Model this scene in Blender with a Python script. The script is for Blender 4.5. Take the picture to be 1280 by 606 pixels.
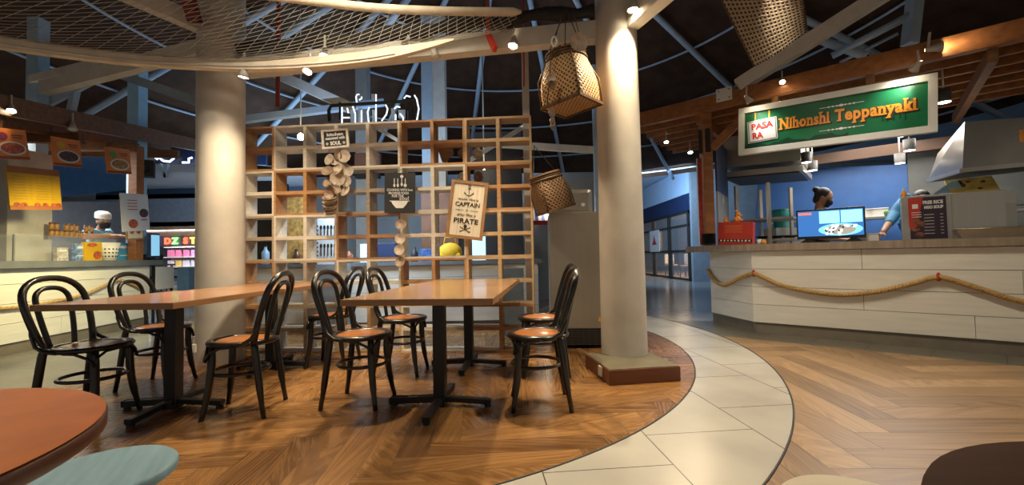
import bpy, bmesh, math, random
from mathutils import Vector, Matrix
random.seed(7)
PI = math.pi
SC = bpy.context.scene
for o in list(bpy.data.objects): bpy.data.objects.remove(o)
COL = SC.collection

# ------------------------------------------------------------------ camera
H = 0.96; F = 530.0; ROLL = math.radians(1.05); PITCH = math.radians(1.9)
cR = Vector((1, 0, 0)); cU = Vector((0, -math.sin(PITCH), math.cos(PITCH))); cF = Vector((0, math.cos(PITCH), math.sin(PITCH)))
iR = cR*math.cos(ROLL) - cU*math.sin(ROLL); iU = cR*math.sin(ROLL) + cU*math.cos(ROLL)
cam = bpy.data.objects.new('camera', bpy.data.cameras.new('camera')); COL.objects.link(cam)
M = Matrix.Identity(4)
for i, v in enumerate((iR, iU, -cF)):
    for j in range(3): M[j][i] = v[j]
M[2][3] = H
cam.matrix_world = M
cam.data.sensor_fit = 'HORIZONTAL'; cam.data.sensor_width = 36; cam.data.lens = 36*F/1280
cam.data.clip_start = 0.02; cam.data.clip_end = 200
SC.camera = cam

# ------------------------------------------------------------------ exposure, world, area lights
SC.view_settings.view_transform = 'Standard'; SC.view_settings.look = 'None'
SC.view_settings.gamma = 1; SC.view_settings.use_curve_mapping = False
SC.view_settings.exposure = 0.42
W = bpy.data.worlds.new('world'); SC.world = W; W.use_nodes = True
W.node_tree.nodes['Background'].inputs[0].default_value = (1.0, 0.86, 0.70, 1)
W.node_tree.nodes['Background'].inputs[1].default_value = 0.27

def area(name, loc, target, size, energy, color, sy=None):
    l = bpy.data.lights.new(name, 'AREA'); l.energy = energy; l.color = color; l.size = size
    if sy: l.shape = 'RECTANGLE'; l.size_y = sy
    o = bpy.data.objects.new(name, l); COL.objects.link(o); o.location = loc
    o.rotation_euler = (Vector(target)-Vector(loc)).to_track_quat('-Z', 'Y').to_euler()
    return o
def spot(name, loc, target, energy, color, angle=70, blend=.6, rad=.03):
    l = bpy.data.lights.new(name, 'SPOT'); l.energy = energy; l.color = color
    l.spot_size = math.radians(angle); l.spot_blend = blend; l.shadow_soft_size = rad
    o = bpy.data.objects.new(name, l); COL.objects.link(o); o.location = loc
    o.rotation_euler = (Vector(target)-Vector(loc)).to_track_quat('-Z', 'Y').to_euler()
    return o
WARM = (1, .78, .5); WHITE = (1, .93, .82); BLUE = (.42, .66, 1.0)
area('light_concourse_right', (4.2, 13.5, 3.7), (6.5, 16.5, 1.5), 3.0, 260, BLUE)
area('light_concourse_left', (-8.0, 13.5, 3.2), (-8.0, 18, 1.0), 4.0, 160, (.8, .88, 1))
area('light_back_stall', (-1.8, 5.35, 2.2), (-1.8, 6.6, .5), .8, 55, (.7, .85, 1.0))
area('light_right_stall', (4.9, 5.6, 2.55), (4.9, 5.7, 0), 1.6, 60, (1, .93, .85))
area('light_left_stall', (-7.2, 6.0, 2.6), (-7.0, 6.0, 0), 1.6, 85, (1, .93, .85))
area('light_trusses', (-1.0, 7.0, 2.9), (-1.0, 7.5, 6), 4.0, 40, BLUE)
area('light_trusses_left', (-5.0, 9.5, 3.0), (-5.0, 9.0, 6), 3.0, 45, (.45, .7, 1.0))

# ------------------------------------------------------------------ helpers
def ray(px, py):
    u = (px-640)/F; v = (303-py)/F
    return cF + iR*u + iU*v
def at(px, py, Y):
    d = ray(px, py); t = Y/d.y
    return Vector((0, 0, H)) + d*t
def fl(px, py, z=0.0):
    d = ray(px, py); t = (z-H)/d.z
    return Vector((0, 0, H)) + d*t

class MB:
    def __init__(s): s.bm = bmesh.new(); s.mi = 0
    def _fin(s, vs, fs, mat, smooth):
        if mat is not None:
            for v in vs: v.co = mat @ v.co
        for f in fs: f.material_index = s.mi; f.smooth = smooth
    def box(s, c, d, rz=0, mat=None, bev=0):
        r = bmesh.ops.create_cube(s.bm, size=1); vs = r['verts']
        m = Matrix.Translation(c) @ Matrix.Rotation(rz, 4, 'Z') @ Matrix.Diagonal((d[0], d[1], d[2], 1))
        if mat is not None: m = mat @ m
        for v in vs: v.co = m @ v.co
        fs = list({f for v in vs for f in v.link_faces})
        for f in fs: f.material_index = s.mi
        if bev > 0:
            es = list({e for v in vs for e in v.link_edges})
            bmesh.ops.bevel(s.bm, geom=es, offset=bev, segments=2, affect='EDGES', profile=.6)
        return s
    def bar(s, p0, p1, w, h, bev=0):
        p0 = Vector(p0); p1 = Vector(p1); d = p1-p0; L = d.length; x = d/L
        up = Vector((0, 0, 1)) if abs(x.z) < .95 else Vector((0, 1, 0))
        y = up.cross(x).normalized(); z = x.cross(y)
        m = Matrix((( x.x, y.x, z.x, 0), (x.y, y.y, z.y, 0), (x.z, y.z, z.z, 0), (0, 0, 0, 1)))
        m.translation = (p0+p1)/2
        return s.box((0, 0, 0), (L, w, h), mat=m, bev=bev)
    def tube(s, pts, r, n=8, closed=False, cap=True):
        pts = [Vector(p) for p in pts]; N = len(pts)
        rr = r if isinstance(r, (list, tuple)) else [r]*N
        rings = []; pn = None
        for i in range(N):
            if closed: t = pts[(i+1) % N]-pts[i-1]
            else: t = pts[min(i+1, N-1)]-pts[max(i-1, 0)]
            if t.length < 1e-9: t = Vector((0, 0, 1))
            t.normalize()
            if pn is None:
                a = Vector((0, 0, 1)) if abs(t.z) < .9 else Vector((1, 0, 0))
                nrm = (a - t*a.dot(t)).normalized()
            else:
                nrm = pn - t*pn.dot(t)
                nrm = nrm.normalized() if nrm.length > 1e-6 else pn
            pn = nrm; b = t.cross(nrm)
            rings.append([s.bm.verts.new(pts[i] + (nrm*math.cos(2*PI*k/n) + b*math.sin(2*PI*k/n))*rr[i]) for k in range(n)])
        fs = []
        for i in range(N if closed else N-1):
            A = rings[i]; B = rings[(i+1) % N]
            for k in range(n):
                fs.append(s.bm.faces.new((A[k], A[(k+1) % n], B[(k+1) % n], B[k])))
        if cap and not closed:
            fs.append(s.bm.faces.new(rings[0][::-1])); fs.append(s.bm.faces.new(rings[-1]))
            fs[-1].smooth = fs[-2].smooth = False
        for f in fs: f.material_index = s.mi
        for f in fs[:-2] if (cap and not closed) else fs: f.smooth = True
        return s
    def lathe(s, prof, n=32, c=(0, 0, 0), mat=None, flat=()):
        c = Vector(c); rings = []
        for (r, z) in prof:
            if r < 1e-6: rings.append([s.bm.verts.new(c+Vector((0, 0, z)))])
            else: rings.append([s.bm.verts.new(c+Vector((r*math.cos(2*PI*k/n), r*math.sin(2*PI*k/n), z))) for k in range(n)])
        allv = [v for R in rings for v in R]
        for i in range(len(rings)-1):
            A, B = rings[i], rings[i+1]
            sm = not (abs(prof[i][1]-prof[i+1][1]) < 1e-6)
            for k in range(n):
                k2 = (k+1) % n
                if len(A) == 1 and len(B) == 1: continue
                if len(A) == 1: f = s.bm.faces.new((A[0], B[k2], B[k]))
                elif len(B) == 1: f = s.bm.faces.new((A[k], A[k2], B[0]))
                else: f = s.bm.faces.new((A[k], A[k2], B[k2], B[k]))
                f.smooth = sm; f.material_index = s.mi
        if mat is not None:
            for v in allv: v.co = mat @ v.co
        return s
    def cyl(s, p0, p1, r, n=16, r1=None):
        return s.tube([p0, p1], [r, r if r1 is None else r1], n)
    def prism(s, poly, z0, z1, mat=None, bev=0):
        b = [s.bm.verts.new((p[0], p[1], z0)) for p in poly]; t = [s.bm.verts.new((p[0], p[1], z1)) for p in poly]
        n = len(poly); fs = [s.bm.faces.new(b[::-1]), s.bm.faces.new(t)]
        for i in range(n): fs.append(s.bm.faces.new((b[i], b[(i+1) % n], t[(i+1) % n], t[i])))
        s._fin(b+t, fs, mat, False)
        if bev: bmesh.ops.bevel(s.bm, geom=list({e for v in b+t for e in v.link_edges}), offset=bev, segments=2, affect='EDGES')
        return s
    def poly(s, pts):
        f = s.bm.faces.new([s.bm.verts.new(p) for p in pts]); f.material_index = s.mi; return s
    def hull(s, lo, hi):
        """loft two loops of equal length, capped"""
        b = [s.bm.verts.new(p) for p in lo]; t = [s.bm.verts.new(p) for p in hi]; n = len(b)
        fs = [s.bm.faces.new(b[::-1]), s.bm.faces.new(t)]
        for i in range(n): fs.append(s.bm.faces.new((b[i], b[(i+1) % n], t[(i+1) % n], t[i])))
        s._fin(b+t, fs, None, False); return s
    def ball(s, c, r, n=12, mat=None):
        rr = r if isinstance(r, (list, tuple)) else (r, r, r)
        m = Matrix.Translation(c) @ (mat if mat is not None else Matrix.Identity(4)) @ Matrix.Diagonal((rr[0], rr[1], rr[2], 1))
        res = bmesh.ops.create_uvsphere(s.bm, u_segments=n, v_segments=max(6, n*2//3), radius=1, matrix=m)
        for f in {f for v in res['verts'] for f in v.link_faces}: f.smooth = True; f.material_index = s.mi
        return s
    def add_mesh(s, me, mat=None):
        k = len(s.bm.verts); kf = len(s.bm.faces); s.bm.from_mesh(me); s.bm.verts.ensure_lookup_table(); s.bm.faces.ensure_lookup_table()
        if mat is not None:
            for v in s.bm.verts[k:]: v.co = mat @ v.co
        for f in s.bm.faces[kf:]: f.material_index = s.mi
        return s
    def build(s, name, mat, parent=None, loc=None, M=None):
        me = bpy.data.meshes.new(name)
        bmesh.ops.recalc_face_normals(s.bm, faces=s.bm.faces[:])
        s.bm.to_mesh(me); s.bm.free()
        for m in (mat if isinstance(mat, (list, tuple)) else [mat]): me.materials.append(m)
        o = bpy.data.objects.new(name, me); COL.objects.link(o)
        if parent is not None: o.parent = parent
        if M is not None: o.matrix_local = M
        if loc is not None: o.location = loc
        return o

def tag(o, label=None, cat=None, group=None, kind=None):
    if label: o['label'] = label
    if cat: o['category'] = cat
    if group: o['group'] = group
    if kind: o['kind'] = kind
    return o
def thing(name, label, cat, loc=(0, 0, 0), rz=0, group=None, M=None):
    o = bpy.data.objects.new(name, None); COL.objects.link(o); o.empty_display_size = .05
    if M is not None: o.matrix_world = M
    else: o.location = loc; o.rotation_euler = (0, 0, rz)
    return tag(o, label, cat, group)
def struct(o): o['kind'] = 'structure'; return o
def dup(root, loc=None, rz=0, label=None, group=None, M=None):
    r = root.copy(); COL.objects.link(r)
    if M is not None: r.matrix_world = M
    else: r.location = loc; r.rotation_euler = (0, 0, rz)
    if label: r['label'] = label
    if group: r['group'] = group
    for ch in list(root.children):
        c = ch.copy(); COL.objects.link(c); c.parent = r
        for g in ch.children:
            d = g.copy(); COL.objects.link(d); d.parent = c
    return r

def frame(tl, tr, bl):
    """matrix of a board: local x right, z up, -y to the viewer; origin at its middle"""
    tl, tr, bl = Vector(tl), Vector(tr), Vector(bl)
    x = (tr-tl); w = x.length; x.normalize(); z = tl-bl; z -= x*z.dot(x); h = z.length; z.normalize(); y = z.cross(x)
    c = tl + x*w/2 - z*h/2
    m = Matrix(((x.x, y.x, z.x, c.x), (x.y, y.y, z.y, c.y), (x.z, y.z, z.z, c.z), (0, 0, 0, 1)))
    return m, w, h
def text_mesh(s, size, bold=0.0, ext=0.001, align='CENTER', spacing=1.0):
    cu = bpy.data.curves.new('t', 'FONT'); cu.body = s; cu.size = size; cu.align_x = align; cu.align_y = 'CENTER'
    cu.extrude = ext; cu.offset = bold; cu.resolution_u = 3; cu.space_character = spacing
    o = bpy.data.objects.new('t', cu); COL.objects.link(o)
    dg = bpy.context.evaluated_depsgraph_get(); me = bpy.data.meshes.new_from_object(o.evaluated_get(dg))
    bpy.data.objects.remove(o); return me
R90 = Matrix.Rotation(PI/2, 4, 'X')
def put_text(mb, s, size, x, z, y=-.01, bold=0, ext=.001, align='CENTER', rot=0, fit=None, spacing=1.0):
    me = text_mesh(s, size, bold, ext, align, spacing); k = 1.0
    if fit:
        xs = [v.co.x for v in me.vertices]; wd = max(xs)-min(xs); k = fit/wd
    m = Matrix.Translation((x, y, z)) @ Matrix.Rotation(-rot, 4, 'Y') @ R90 @ Matrix.Diagonal((k, 1, 1, 1))
    mb.add_mesh(me, m); bpy.data.meshes.remove(me)
def disc(mb, x, z, rx, rz, y, n=24, t=.0012, rot=0):
    poly = [(rx*math.cos(2*PI*k/n), rz*math.sin(2*PI*k/n)) for k in range(n)]
    mb.prism(poly, 0, t, mat=Matrix.Translation((x, y, z)) @ Matrix.Rotation(-rot, 4, 'Y') @ R90)

# ------------------------------------------------------------------ materials
def _nt(name):
    m = bpy.data.materials.new(name); m.use_nodes = True; t = m.node_tree
    return m, t, t.nodes['Principled BSDF']
def ramp(t, a, b, lo=.3, hi=.7):
    r = t.nodes.new('ShaderNodeValToRGB'); e = r.color_ramp.elements
    e[0].position = lo; e[0].color = (*a, 1); e[1].position = hi; e[1].color = (*b, 1); return r
def mat(name, col, rough=.5, metal=0, var=.12, scale=6, stretch=(1, 1, 1), bump=0.0, spec=.5, coat=0, detail=4, col2=None):
    m, t, b = _nt(name)
    tc = t.nodes.new('ShaderNodeTexCoord'); mp = t.nodes.new('ShaderNodeMapping'); mp.inputs['Scale'].default_value = stretch
    nz = t.nodes.new('ShaderNodeTexNoise'); nz.inputs['Scale'].default_value = scale; nz.inputs['Detail'].default_value = detail
    t.links.new(tc.outputs['Object'], mp.inputs[0]); t.links.new(mp.outputs[0], nz.inputs['Vector'])
    a = tuple(c*(1-var) for c in col); c2 = col2 if col2 else tuple(min(1, c*(1+var)) for c in col)
    r = ramp(t, a, c2); t.links.new(nz.outputs['Fac'], r.inputs[0]); t.links.new(r.outputs[0], b.inputs['Base Color'])
    b.inputs['Roughness'].default_value = rough; b.inputs['Metallic'].default_value = metal
    b.inputs['Specular IOR Level'].default_value = spec; b.inputs['Coat Weight'].default_value = coat
    b.inputs['Coat Roughness'].default_value = .1
    if bump:
        bp = t.nodes.new('ShaderNodeBump'); bp.inputs['Strength'].default_value = bump; bp.inputs['Distance'].default_value = .01
        t.links.new(nz.outputs['Fac'], bp.inputs['Height']); t.links.new(bp.outputs[0], b.inputs['Normal'])
    return m
def emit(name, col, s):
    m, t, b = _nt(name); b.inputs['Base Color'].default_value = (*col, 1)
    b.inputs['Emission Color'].default_value = (*col, 1); b.inputs['Emission Strength'].default_value = s
    return m
def glass(name, col=(.9, .95, 1), alpha=.25, rough=.05):
    m, t, b = _nt(name); b.inputs['Base Color'].default_value = (*col, 1); b.inputs['Roughness'].default_value = rough
    b.inputs['Alpha'].default_value = alpha; b.inputs['Specular IOR Level'].default_value = .8
    return m
def tiles(name, c1, c2, mortar, size=.6, rot=0, rough=.25, offset=0.0, ms=.004, var_scale=2, w=None, loc=(0, 0, 0)):
    m, t, b = _nt(name)
    tc = t.nodes.new('ShaderNodeTexCoord'); mp = t.nodes.new('ShaderNodeMapping'); mp.inputs['Rotation'].default_value = (0, 0, rot); mp.inputs['Location'].default_value = loc
    br = t.nodes.new('ShaderNodeTexBrick'); br.offset = offset; br.inputs['Scale'].default_value = 1
    br.inputs['Brick Width'].default_value = w or size; br.inputs['Row Height'].default_value = size; br.inputs['Mortar Size'].default_value = ms
    br.inputs['Color1'].default_value = (*c1, 1); br.inputs['Color2'].default_value = (*c2, 1); br.inputs['Mortar'].default_value = (*mortar, 1)
    nz = t.nodes.new('ShaderNodeTexNoise'); nz.inputs['Scale'].default_value = var_scale; nz.inputs['Detail'].default_value = 5
    mx = t.nodes.new('ShaderNodeMixRGB'); mx.blend_type = 'MULTIPLY'; mx.inputs[0].default_value = .5
    rp = ramp(t, (.62, .62, .62), (1, 1, 1), .3, .65)
    t.links.new(tc.outputs['Object'], mp.inputs[0]); t.links.new(mp.outputs[0], br.inputs['Vector']); t.links.new(tc.outputs['Object'], nz.inputs['Vector'])
    t.links.new(nz.outputs['Fac'], rp.inputs[0]); t.links.new(br.outputs['Color'], mx.inputs[1]); t.links.new(rp.outputs[0], mx.inputs[2])
    t.links.new(mx.outputs[0], b.inputs['Base Color']); b.inputs['Roughness'].default_value = rough
    return m
def parquet(name, dark, light, rough=.3, vary=.30):
    m, t, b = _nt(name)
    at_ = t.nodes.new('ShaderNodeAttribute'); at_.attribute_name = 'plank'
    sp = t.nodes.new('ShaderNodeSeparateColor'); t.links.new(at_.outputs['Color'], sp.inputs[0])
    tc = t.nodes.new('ShaderNodeTexCoord'); outs = []
    off = t.nodes.new('ShaderNodeVectorMath'); off.operation = 'ADD'; t.links.new(tc.outputs['Object'], off.inputs[0])
    cx = t.nodes.new('ShaderNodeVectorMath'); cx.operation = 'SCALE'; cx.inputs['Scale'].default_value = 37.0
    t.links.new(at_.outputs['Color'], cx.inputs[0]); t.links.new(cx.outputs[0], off.inputs[1])
    for sc in ((1.6, 11, 1), (11, 1.6, 1)):
        mp = t.nodes.new('ShaderNodeMapping'); mp.inputs['Scale'].default_value = sc
        nz = t.nodes.new('ShaderNodeTexNoise'); nz.inputs['Scale'].default_value = 1.0; nz.inputs['Detail'].default_value = 5; nz.inputs['Distortion'].default_value = .5
        nz.inputs['Roughness'].default_value = .5
        t.links.new(off.outputs[0], mp.inputs[0]); t.links.new(mp.outputs[0], nz.inputs['Vector']); outs.append(nz)
    mx = t.nodes.new('ShaderNodeMix'); mx.data_type = 'FLOAT'
    t.links.new(sp.outputs['Green'], mx.inputs[0]); t.links.new(outs[0].outputs['Fac'], mx.inputs[2]); t.links.new(outs[1].outputs['Fac'], mx.inputs[3])
    ad = t.nodes.new('ShaderNodeMath'); ad.operation = 'MULTIPLY_ADD'; ad.inputs[1].default_value = vary
    t.links.new(sp.outputs['Red'], ad.inputs[0]); t.links.new(mx.outputs[0], ad.inputs[2])
    r = ramp(t, dark, light, .28, .95); t.links.new(ad.outputs[0], r.inputs[0]); t.links.new(r.outputs[0], b.inputs['Base Color'])
    rr = t.nodes.new('ShaderNodeMapRange'); rr.inputs[3].default_value = rough-.08; rr.inputs[4].default_value = rough+.14
    t.links.new(mx.outputs[0], rr.inputs[0]); t.links.new(rr.outputs[0], b.inputs['Roughness'])
    return m
def weave(name, c1, c2, scale=60, rot=PI/4, hole=.35):
    m, t, b = _nt(name)
    tc = t.nodes.new('ShaderNodeTexCoord'); ws = []
    for k in (rot, rot+PI/2):
        mp = t.nodes.new('ShaderNodeMapping'); mp.inputs['Rotation'].default_value = (0, 0, k)
        w = t.nodes.new('ShaderNodeTexWave'); w.inputs['Scale'].default_value = scale; w.inputs['Distortion'].default_value = .35; w.inputs['Detail'].default_value = 1
        t.links.new(tc.outputs['UV'], mp.inputs[0]); t.links.new(mp.outputs[0], w.inputs['Vector']); ws.append(w)
    mxm = t.nodes.new('ShaderNodeMath'); mxm.operation = 'MAXIMUM'
    t.links.new(ws[0].outputs['Fac'], mxm.inputs[0]); t.links.new(ws[1].outputs['Fac'], mxm.inputs[1])
    r = ramp(t, c1, c2, hole, hole+.25); t.links.new(mxm.outputs[0], r.inputs[0]); t.links.new(r.outputs[0], b.inputs['Base Color'])
    bp = t.nodes.new('ShaderNodeBump'); bp.inputs['Strength'].default_value = .8; bp.inputs['Distance'].default_value = .006
    t.links.new(mxm.outputs[0], bp.inputs['Height']); t.links.new(bp.outputs[0], b.inputs['Normal'])
    b.inputs['Roughness'].default_value = .55
    return m

m_black = mat('black_lacquer', (.012, .011, .011), .28, coat=.3)
m_iron = mat('black_iron', (.012, .012, .013), .45)
m_seat = mat('seat_wood', (.42, .15, .035), .32, var=.25, scale=5, stretch=(8, 1, 1), coat=.4)
m_table = mat('table_laminate', (.40, .24, .12), .26, var=.14, scale=4, stretch=(2, 14, 2), coat=.25)
m_tedge = mat('table_edge', (.36, .19, .085), .4, var=.12, scale=4, stretch=(1, 1, 10))
m_table2 = mat('table_laminate_red', (.38, .20, .105), .28, var=.14, scale=4, stretch=(2, 14, 2), coat=.25)
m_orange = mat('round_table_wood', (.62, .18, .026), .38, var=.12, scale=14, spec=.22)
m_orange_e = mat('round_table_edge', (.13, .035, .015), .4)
m_dark_round = mat('dark_round_wood', (.10, .038, .014), .6, spec=.15, var=.2, scale=5, stretch=(1, 8, 1))
m_bluestool = mat('blue_stool_paint', (.25, .41, .52), .55, spec=.25, var=.15, scale=5, stretch=(10, 1, 1))
m_creamstool = mat('cream_stool_paint', (.75, .66, .5), .5, var=.05)
m_stooleg = mat('stool_leg', (.10, .03, .02), .5)
m_plaster = mat('column_plaster', (.60, .56, .50), .6, var=.13, scale=3, bump=.15)
m_beamw = mat('painted_beam', (.66, .62, .55), .6, var=.08)
m_steelblue = mat('painted_steel', (.42, .52, .62), .5, var=.08)
m_roof = mat('roof_timber', (.062, .030, .016), .8, var=.3, scale=3, spec=.2)
m_pine = mat('pine_orange', (.44, .235, .095), .55, var=.2, scale=5, stretch=(2, 8, 8))
m_pine_l = mat('pine_light', (.52, .36, .20), .55, var=.15, scale=5, stretch=(2, 8, 8))
m_white_w = mat('white_washed_wood', (.68, .61, .51), .6, var=.12, scale=5, stretch=(2, 8, 8))
m_grey_w = mat('grey_wood', (.42, .34, .25), .6, var=.15, scale=5, stretch=(2, 8, 8))
m_brown_w = mat('brown_wood', (.36, .20, .10), .55, var=.2, scale=5, stretch=(2, 8, 8))
m_perg = mat('pergola_timber', (.30, .115, .035), .5, var=.25, scale=4, stretch=(1, 6, 6))
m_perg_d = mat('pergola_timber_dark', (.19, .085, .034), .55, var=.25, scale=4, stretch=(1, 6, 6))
m_steel = mat('brushed_steel', (.50, .47, .41), .34, .85, var=.03, scale=3, stretch=(30, 30, 1))
m_fridge = mat('fridge_steel', (.38, .35, .29), .4, .6, var=.03, scale=3, stretch=(30, 30, 1))
m_grille = mat('dark_grille', (.03, .03, .032), .5)
m_plinth = mat('plinth_wood', (.17, .06, .028), .45, var=.15, scale=5, stretch=(1, 1, 6))
m_cement = mat('cement_top', (.13, .115, .075), .6, var=.2)
m_panel = mat('counter_panel_paint', (.80, .77, .68), .5, var=.06, scale=3, stretch=(1, 1, 8))
m_kick = mat('kick_stone', (.20, .17, .13), .4)
m_wtop = mat('worktop_wood', (.32, .25, .18), .45, var=.2, scale=3, stretch=(8, 8, 1))
m_gtop = mat('grey_worktop', (.16, .17, .18), .4)
m_rope = mat('rope_fibre', (.48, .30, .11), .8, var=.2, scale=40)
m_cord = mat('dark_cord', (.05, .04, .035), .7)
m_white = mat('white_paint', (.75, .73, .68), .5, var=.04)
m_cream = mat('cream_board', (.72, .64, .5), .6, var=.08, scale=3, stretch=(10, 1, 1))
m_ink = mat('black_ink', (.02, .018, .016), .7)
m_board = mat('chalk_board', (.02, .02, .02), .6)
m_chalk = mat('chalk_white', (.8, .78, .74), .8)
m_shell = mat('shell', (.55, .45, .35), .45, var=.3, scale=25)
m_shell2 = mat('shell_brown', (.26, .17, .11), .45, var=.4, scale=30)
m_bluewall = mat('blue_wall', (.03, .11, .33), .5, var=.1)
m_lbluewall = mat('light_blue_wall', (.42, .55, .70), .6, var=.06)
m_greywall = mat('grey_wall', (.28, .31, .33), .6, var=.08)
m_navy = mat('navy_fascia', (.02, .035, .09), .4)
m_red = mat('red_paint', (.50, .035, .02), .5, var=.1)
m_redpipe = mat('red_pipe', (.33, .035, .018), .5)
m_orangep = mat('poster_orange', (.75, .22, .03), .45, var=.2, scale=4)
m_yellow = mat('poster_yellow', (.66, .38, .015), .45, var=.08)
m_food = mat('poster_food', (.20, .07, .03), .5, var=.8, scale=40)
m_paper = mat('paper_white', (.72, .70, .68), .5, var=.05)
m_green = mat('sign_green', (.012, .14, .055), .28, var=.35, scale=2)
m_greendark = mat('sign_green_dark', (.006, .05, .022), .3)
m_signorange = mat('sign_orange', (.85, .33, .03), .4)
m_redtext = mat('red_letter', (.5, .03, .02), .5)
m_skin = mat('skin', (.42, .22, .13), .5, var=.06)
m_hair = mat('hair', (.010, .008, .008), .45)
m_bluecloth = mat('blue_cloth', (.22, .45, .60), .7, var=.1)
m_bluecloth2 = mat('blue_sleeve', (.04, .25, .50), .7, var=.1)
m_blackcloth = mat('black_cloth', (.015, .015, .018), .8)
m_whitecloth = mat('white_cloth', (.75, .74, .72), .7)
m_trouser = mat('dark_trousers', (.03, .03, .04), .8)
m_wicker = weave('wicker', (.020, .009, .004), (.46, .27, .11), 2.0)
m_wicker2 = weave('wicker_brown', (.012, .007, .004), (.22, .12, .055), 2.0)
m_trap = weave('fish_trap', (.012, .010, .008), (.34, .25, .16), 3.6, 0.0, .45)
m_wickrim = mat('wicker_rim', (.10, .05, .02), .6, var=.4, scale=40)
m_net = mat('net_wire', (.50, .47, .42), .5)
m_netd = mat('net_dark', (.02, .02, .02), .6)
m_ringp = mat('ring_paint', (.72, .62, .48), .6, var=.12, scale=8)
m_teal = mat('teal_plastic', (.01, .20, .20), .4)
m_yellowcloth = mat('yellow_cloth', (.85, .50, .02), .7)
m_glass = glass('clear_glass', alpha=.10)
m_lamp = emit('lamp_glow', (1, .86, .6), 40)
m_lampw = emit('downlight_glow', (1, .95, .85), 8)
m_neon = emit('neon_white', (.8, .9, 1), 1.3)
m_lampbody = mat('lamp_housing', (.5, .47, .42), .5)
m_silver = mat('silver_paint', (.42, .40, .37), .4, .6)
m_floor = tiles('concourse_tiles', (.33, .32, .29), (.30, .29, .265), (.16, .15, .14), .6, .2, .16, ms=.003)
m_band = tiles('cream_tiles', (.57, .56, .52), (.53, .52, .48), (.10, .09, .07), .6, math.radians(85), .26, offset=.5, ms=.003, w=.64, loc=(2.85, -.283, 0))
m_dband = tiles('dark_stone_tiles', (.17, .155, .12), (.15, .135, .105), (.05, .045, .04), .45, .856, .3)
m_parq = parquet('parquet_island', (.075, .030, .010), (.42, .215, .075), .24)
m_parq2 = parquet('parquet_walkway', (.10, .052, .025), (.44, .28, .145), .36, .34)
m_joint = mat('parquet_joint', (.03, .016, .008), .6)

# ------------------------------------------------------------------ SETTING: floor
f = MB(); f.poly([(-30, -4, 0), (30, -4, 0), (30, 40, 0), (-30, 40, 0)])
floor = struct(f.build('floor', m_floor))
def clip_poly(poly, cut):
    # cut: list of (nx, ny, d) half planes keep n.p<=d
    for nx, ny, d in cut:
        out = []
        for i in range(len(poly)):
            a = poly[i]; b = poly[(i+1) % len(poly)]
            da = nx*a[0]+ny*a[1]-d; db = nx*b[0]+ny*b[1]-d
            if da <= 0: out.append(a)
            if da*db < 0:
                k = da/(da-db); out.append((a[0]+(b[0]-a[0])*k, a[1]+(b[1]-a[1])*k))
        poly = out
        if len(poly) < 3: return None
    return poly
def herringbone(name, material, cuts, bounds, z, rot, L=.84, w=.14, gap=.0012, seed=1):
    rnd = random.Random(seed); bm = bmesh.new(); lay = bm.loops.layers.float_color.new('plank')
    c, s = math.cos(rot), math.sin(rot); cx = (bounds[0]+bounds[1])/2; cy = (bounds[2]+bounds[3])/2
    R = max(bounds[1]-bounds[0], bounds[3]-bounds[2])*.75
    K = int(R/w)+2; J = int(R/L)+2
    for j in range(-J, J+1):
        for k in range(-K-J*7, K+J*7+1):
            for v in (0, 1):
                ox = k*w - j*L; oy = k*w + j*L
                if v == 0: q = (ox, oy, ox+L, oy+w)
                else: q = (ox, oy+w, ox+w, oy+w+L)
                if abs(ox) > R+L or abs(oy) > R+L: continue
                x0, y0, x1, y1 = q[0]+gap, q[1]+gap, q[2]-gap, q[3]-gap
                p = [(x0, y0), (x1, y0), (x1, y1), (x0, y1)]
                p = [(cx+a*c-b*s, cy+a*s+b*c) for a, b in p]
                p = clip_poly(p, cuts)
                r = rnd.random()
                if not p: continue
                fc = bm.faces.new([bm.verts.new((a, b, z)) for a, b in p])
                for l in fc.loops: l[lay] = (r, float(v), rnd.random(), 1)
    me = bpy.data.meshes.new(name); bm.to_mesh(me); bm.free(); me.materials.append(material)
    o = bpy.data.objects.new(name, me); COL.objects.link(o); o.parent = floor; return o
# parquet of the walkway on the right, up to the dark stone in front of the counter
CD = Vector((.756, -.655, 0)).normalized(); CN = Vector((-CD.y, CD.x, 0))     # along the counter, and into the stall
C0 = Vector((2.86, 5.08, 0))
def cnt(px, py, off):
    """point on the plane parallel to the right counter front, off metres into the stall"""
    d = ray(px, py); q = C0 + CN*off
    t = (q-Vector((0, 0, H))).dot(CN)/d.dot(CN)
    return Vector((0, 0, H)) + d*t
dlim = (C0 - CN*.42).dot(CN)
jb = MB(); jb.poly([(.2, -3, .0008), (7, -3, .0008), (7, (dlim-CN.x*7)/CN.y, .0008), (1.2, (dlim-CN.x*1.2)/CN.y, .0008), (.2, 3, .0008)])
jb.build('parquet_joints', m_joint, floor)
herringbone('parquet_walkway', m_parq2, [(CN.x, CN.y, dlim), (-1, 0, -.3), (0, -1, 2.8), (1, 0, 7)], (.3, 7, -2.8, 6), .0016, -.05, L=1.14, w=.19, seed=3)
db = MB(); a0 = C0-CN*.42
db.poly([tuple(a0-CD*.6+Vector((0, 0, .0012))), tuple(a0+CD*6+Vector((0, 0, .0012))), tuple(C0+CD*6+CN*.05+Vector((0, 0, .0012))), tuple(C0+CN*.05+Vector((0, 0, .0012))), (2.78, 6.0, .0012), (2.3, 6.1, .0012)])
db.build('stone_border', m_dband, floor)
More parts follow.
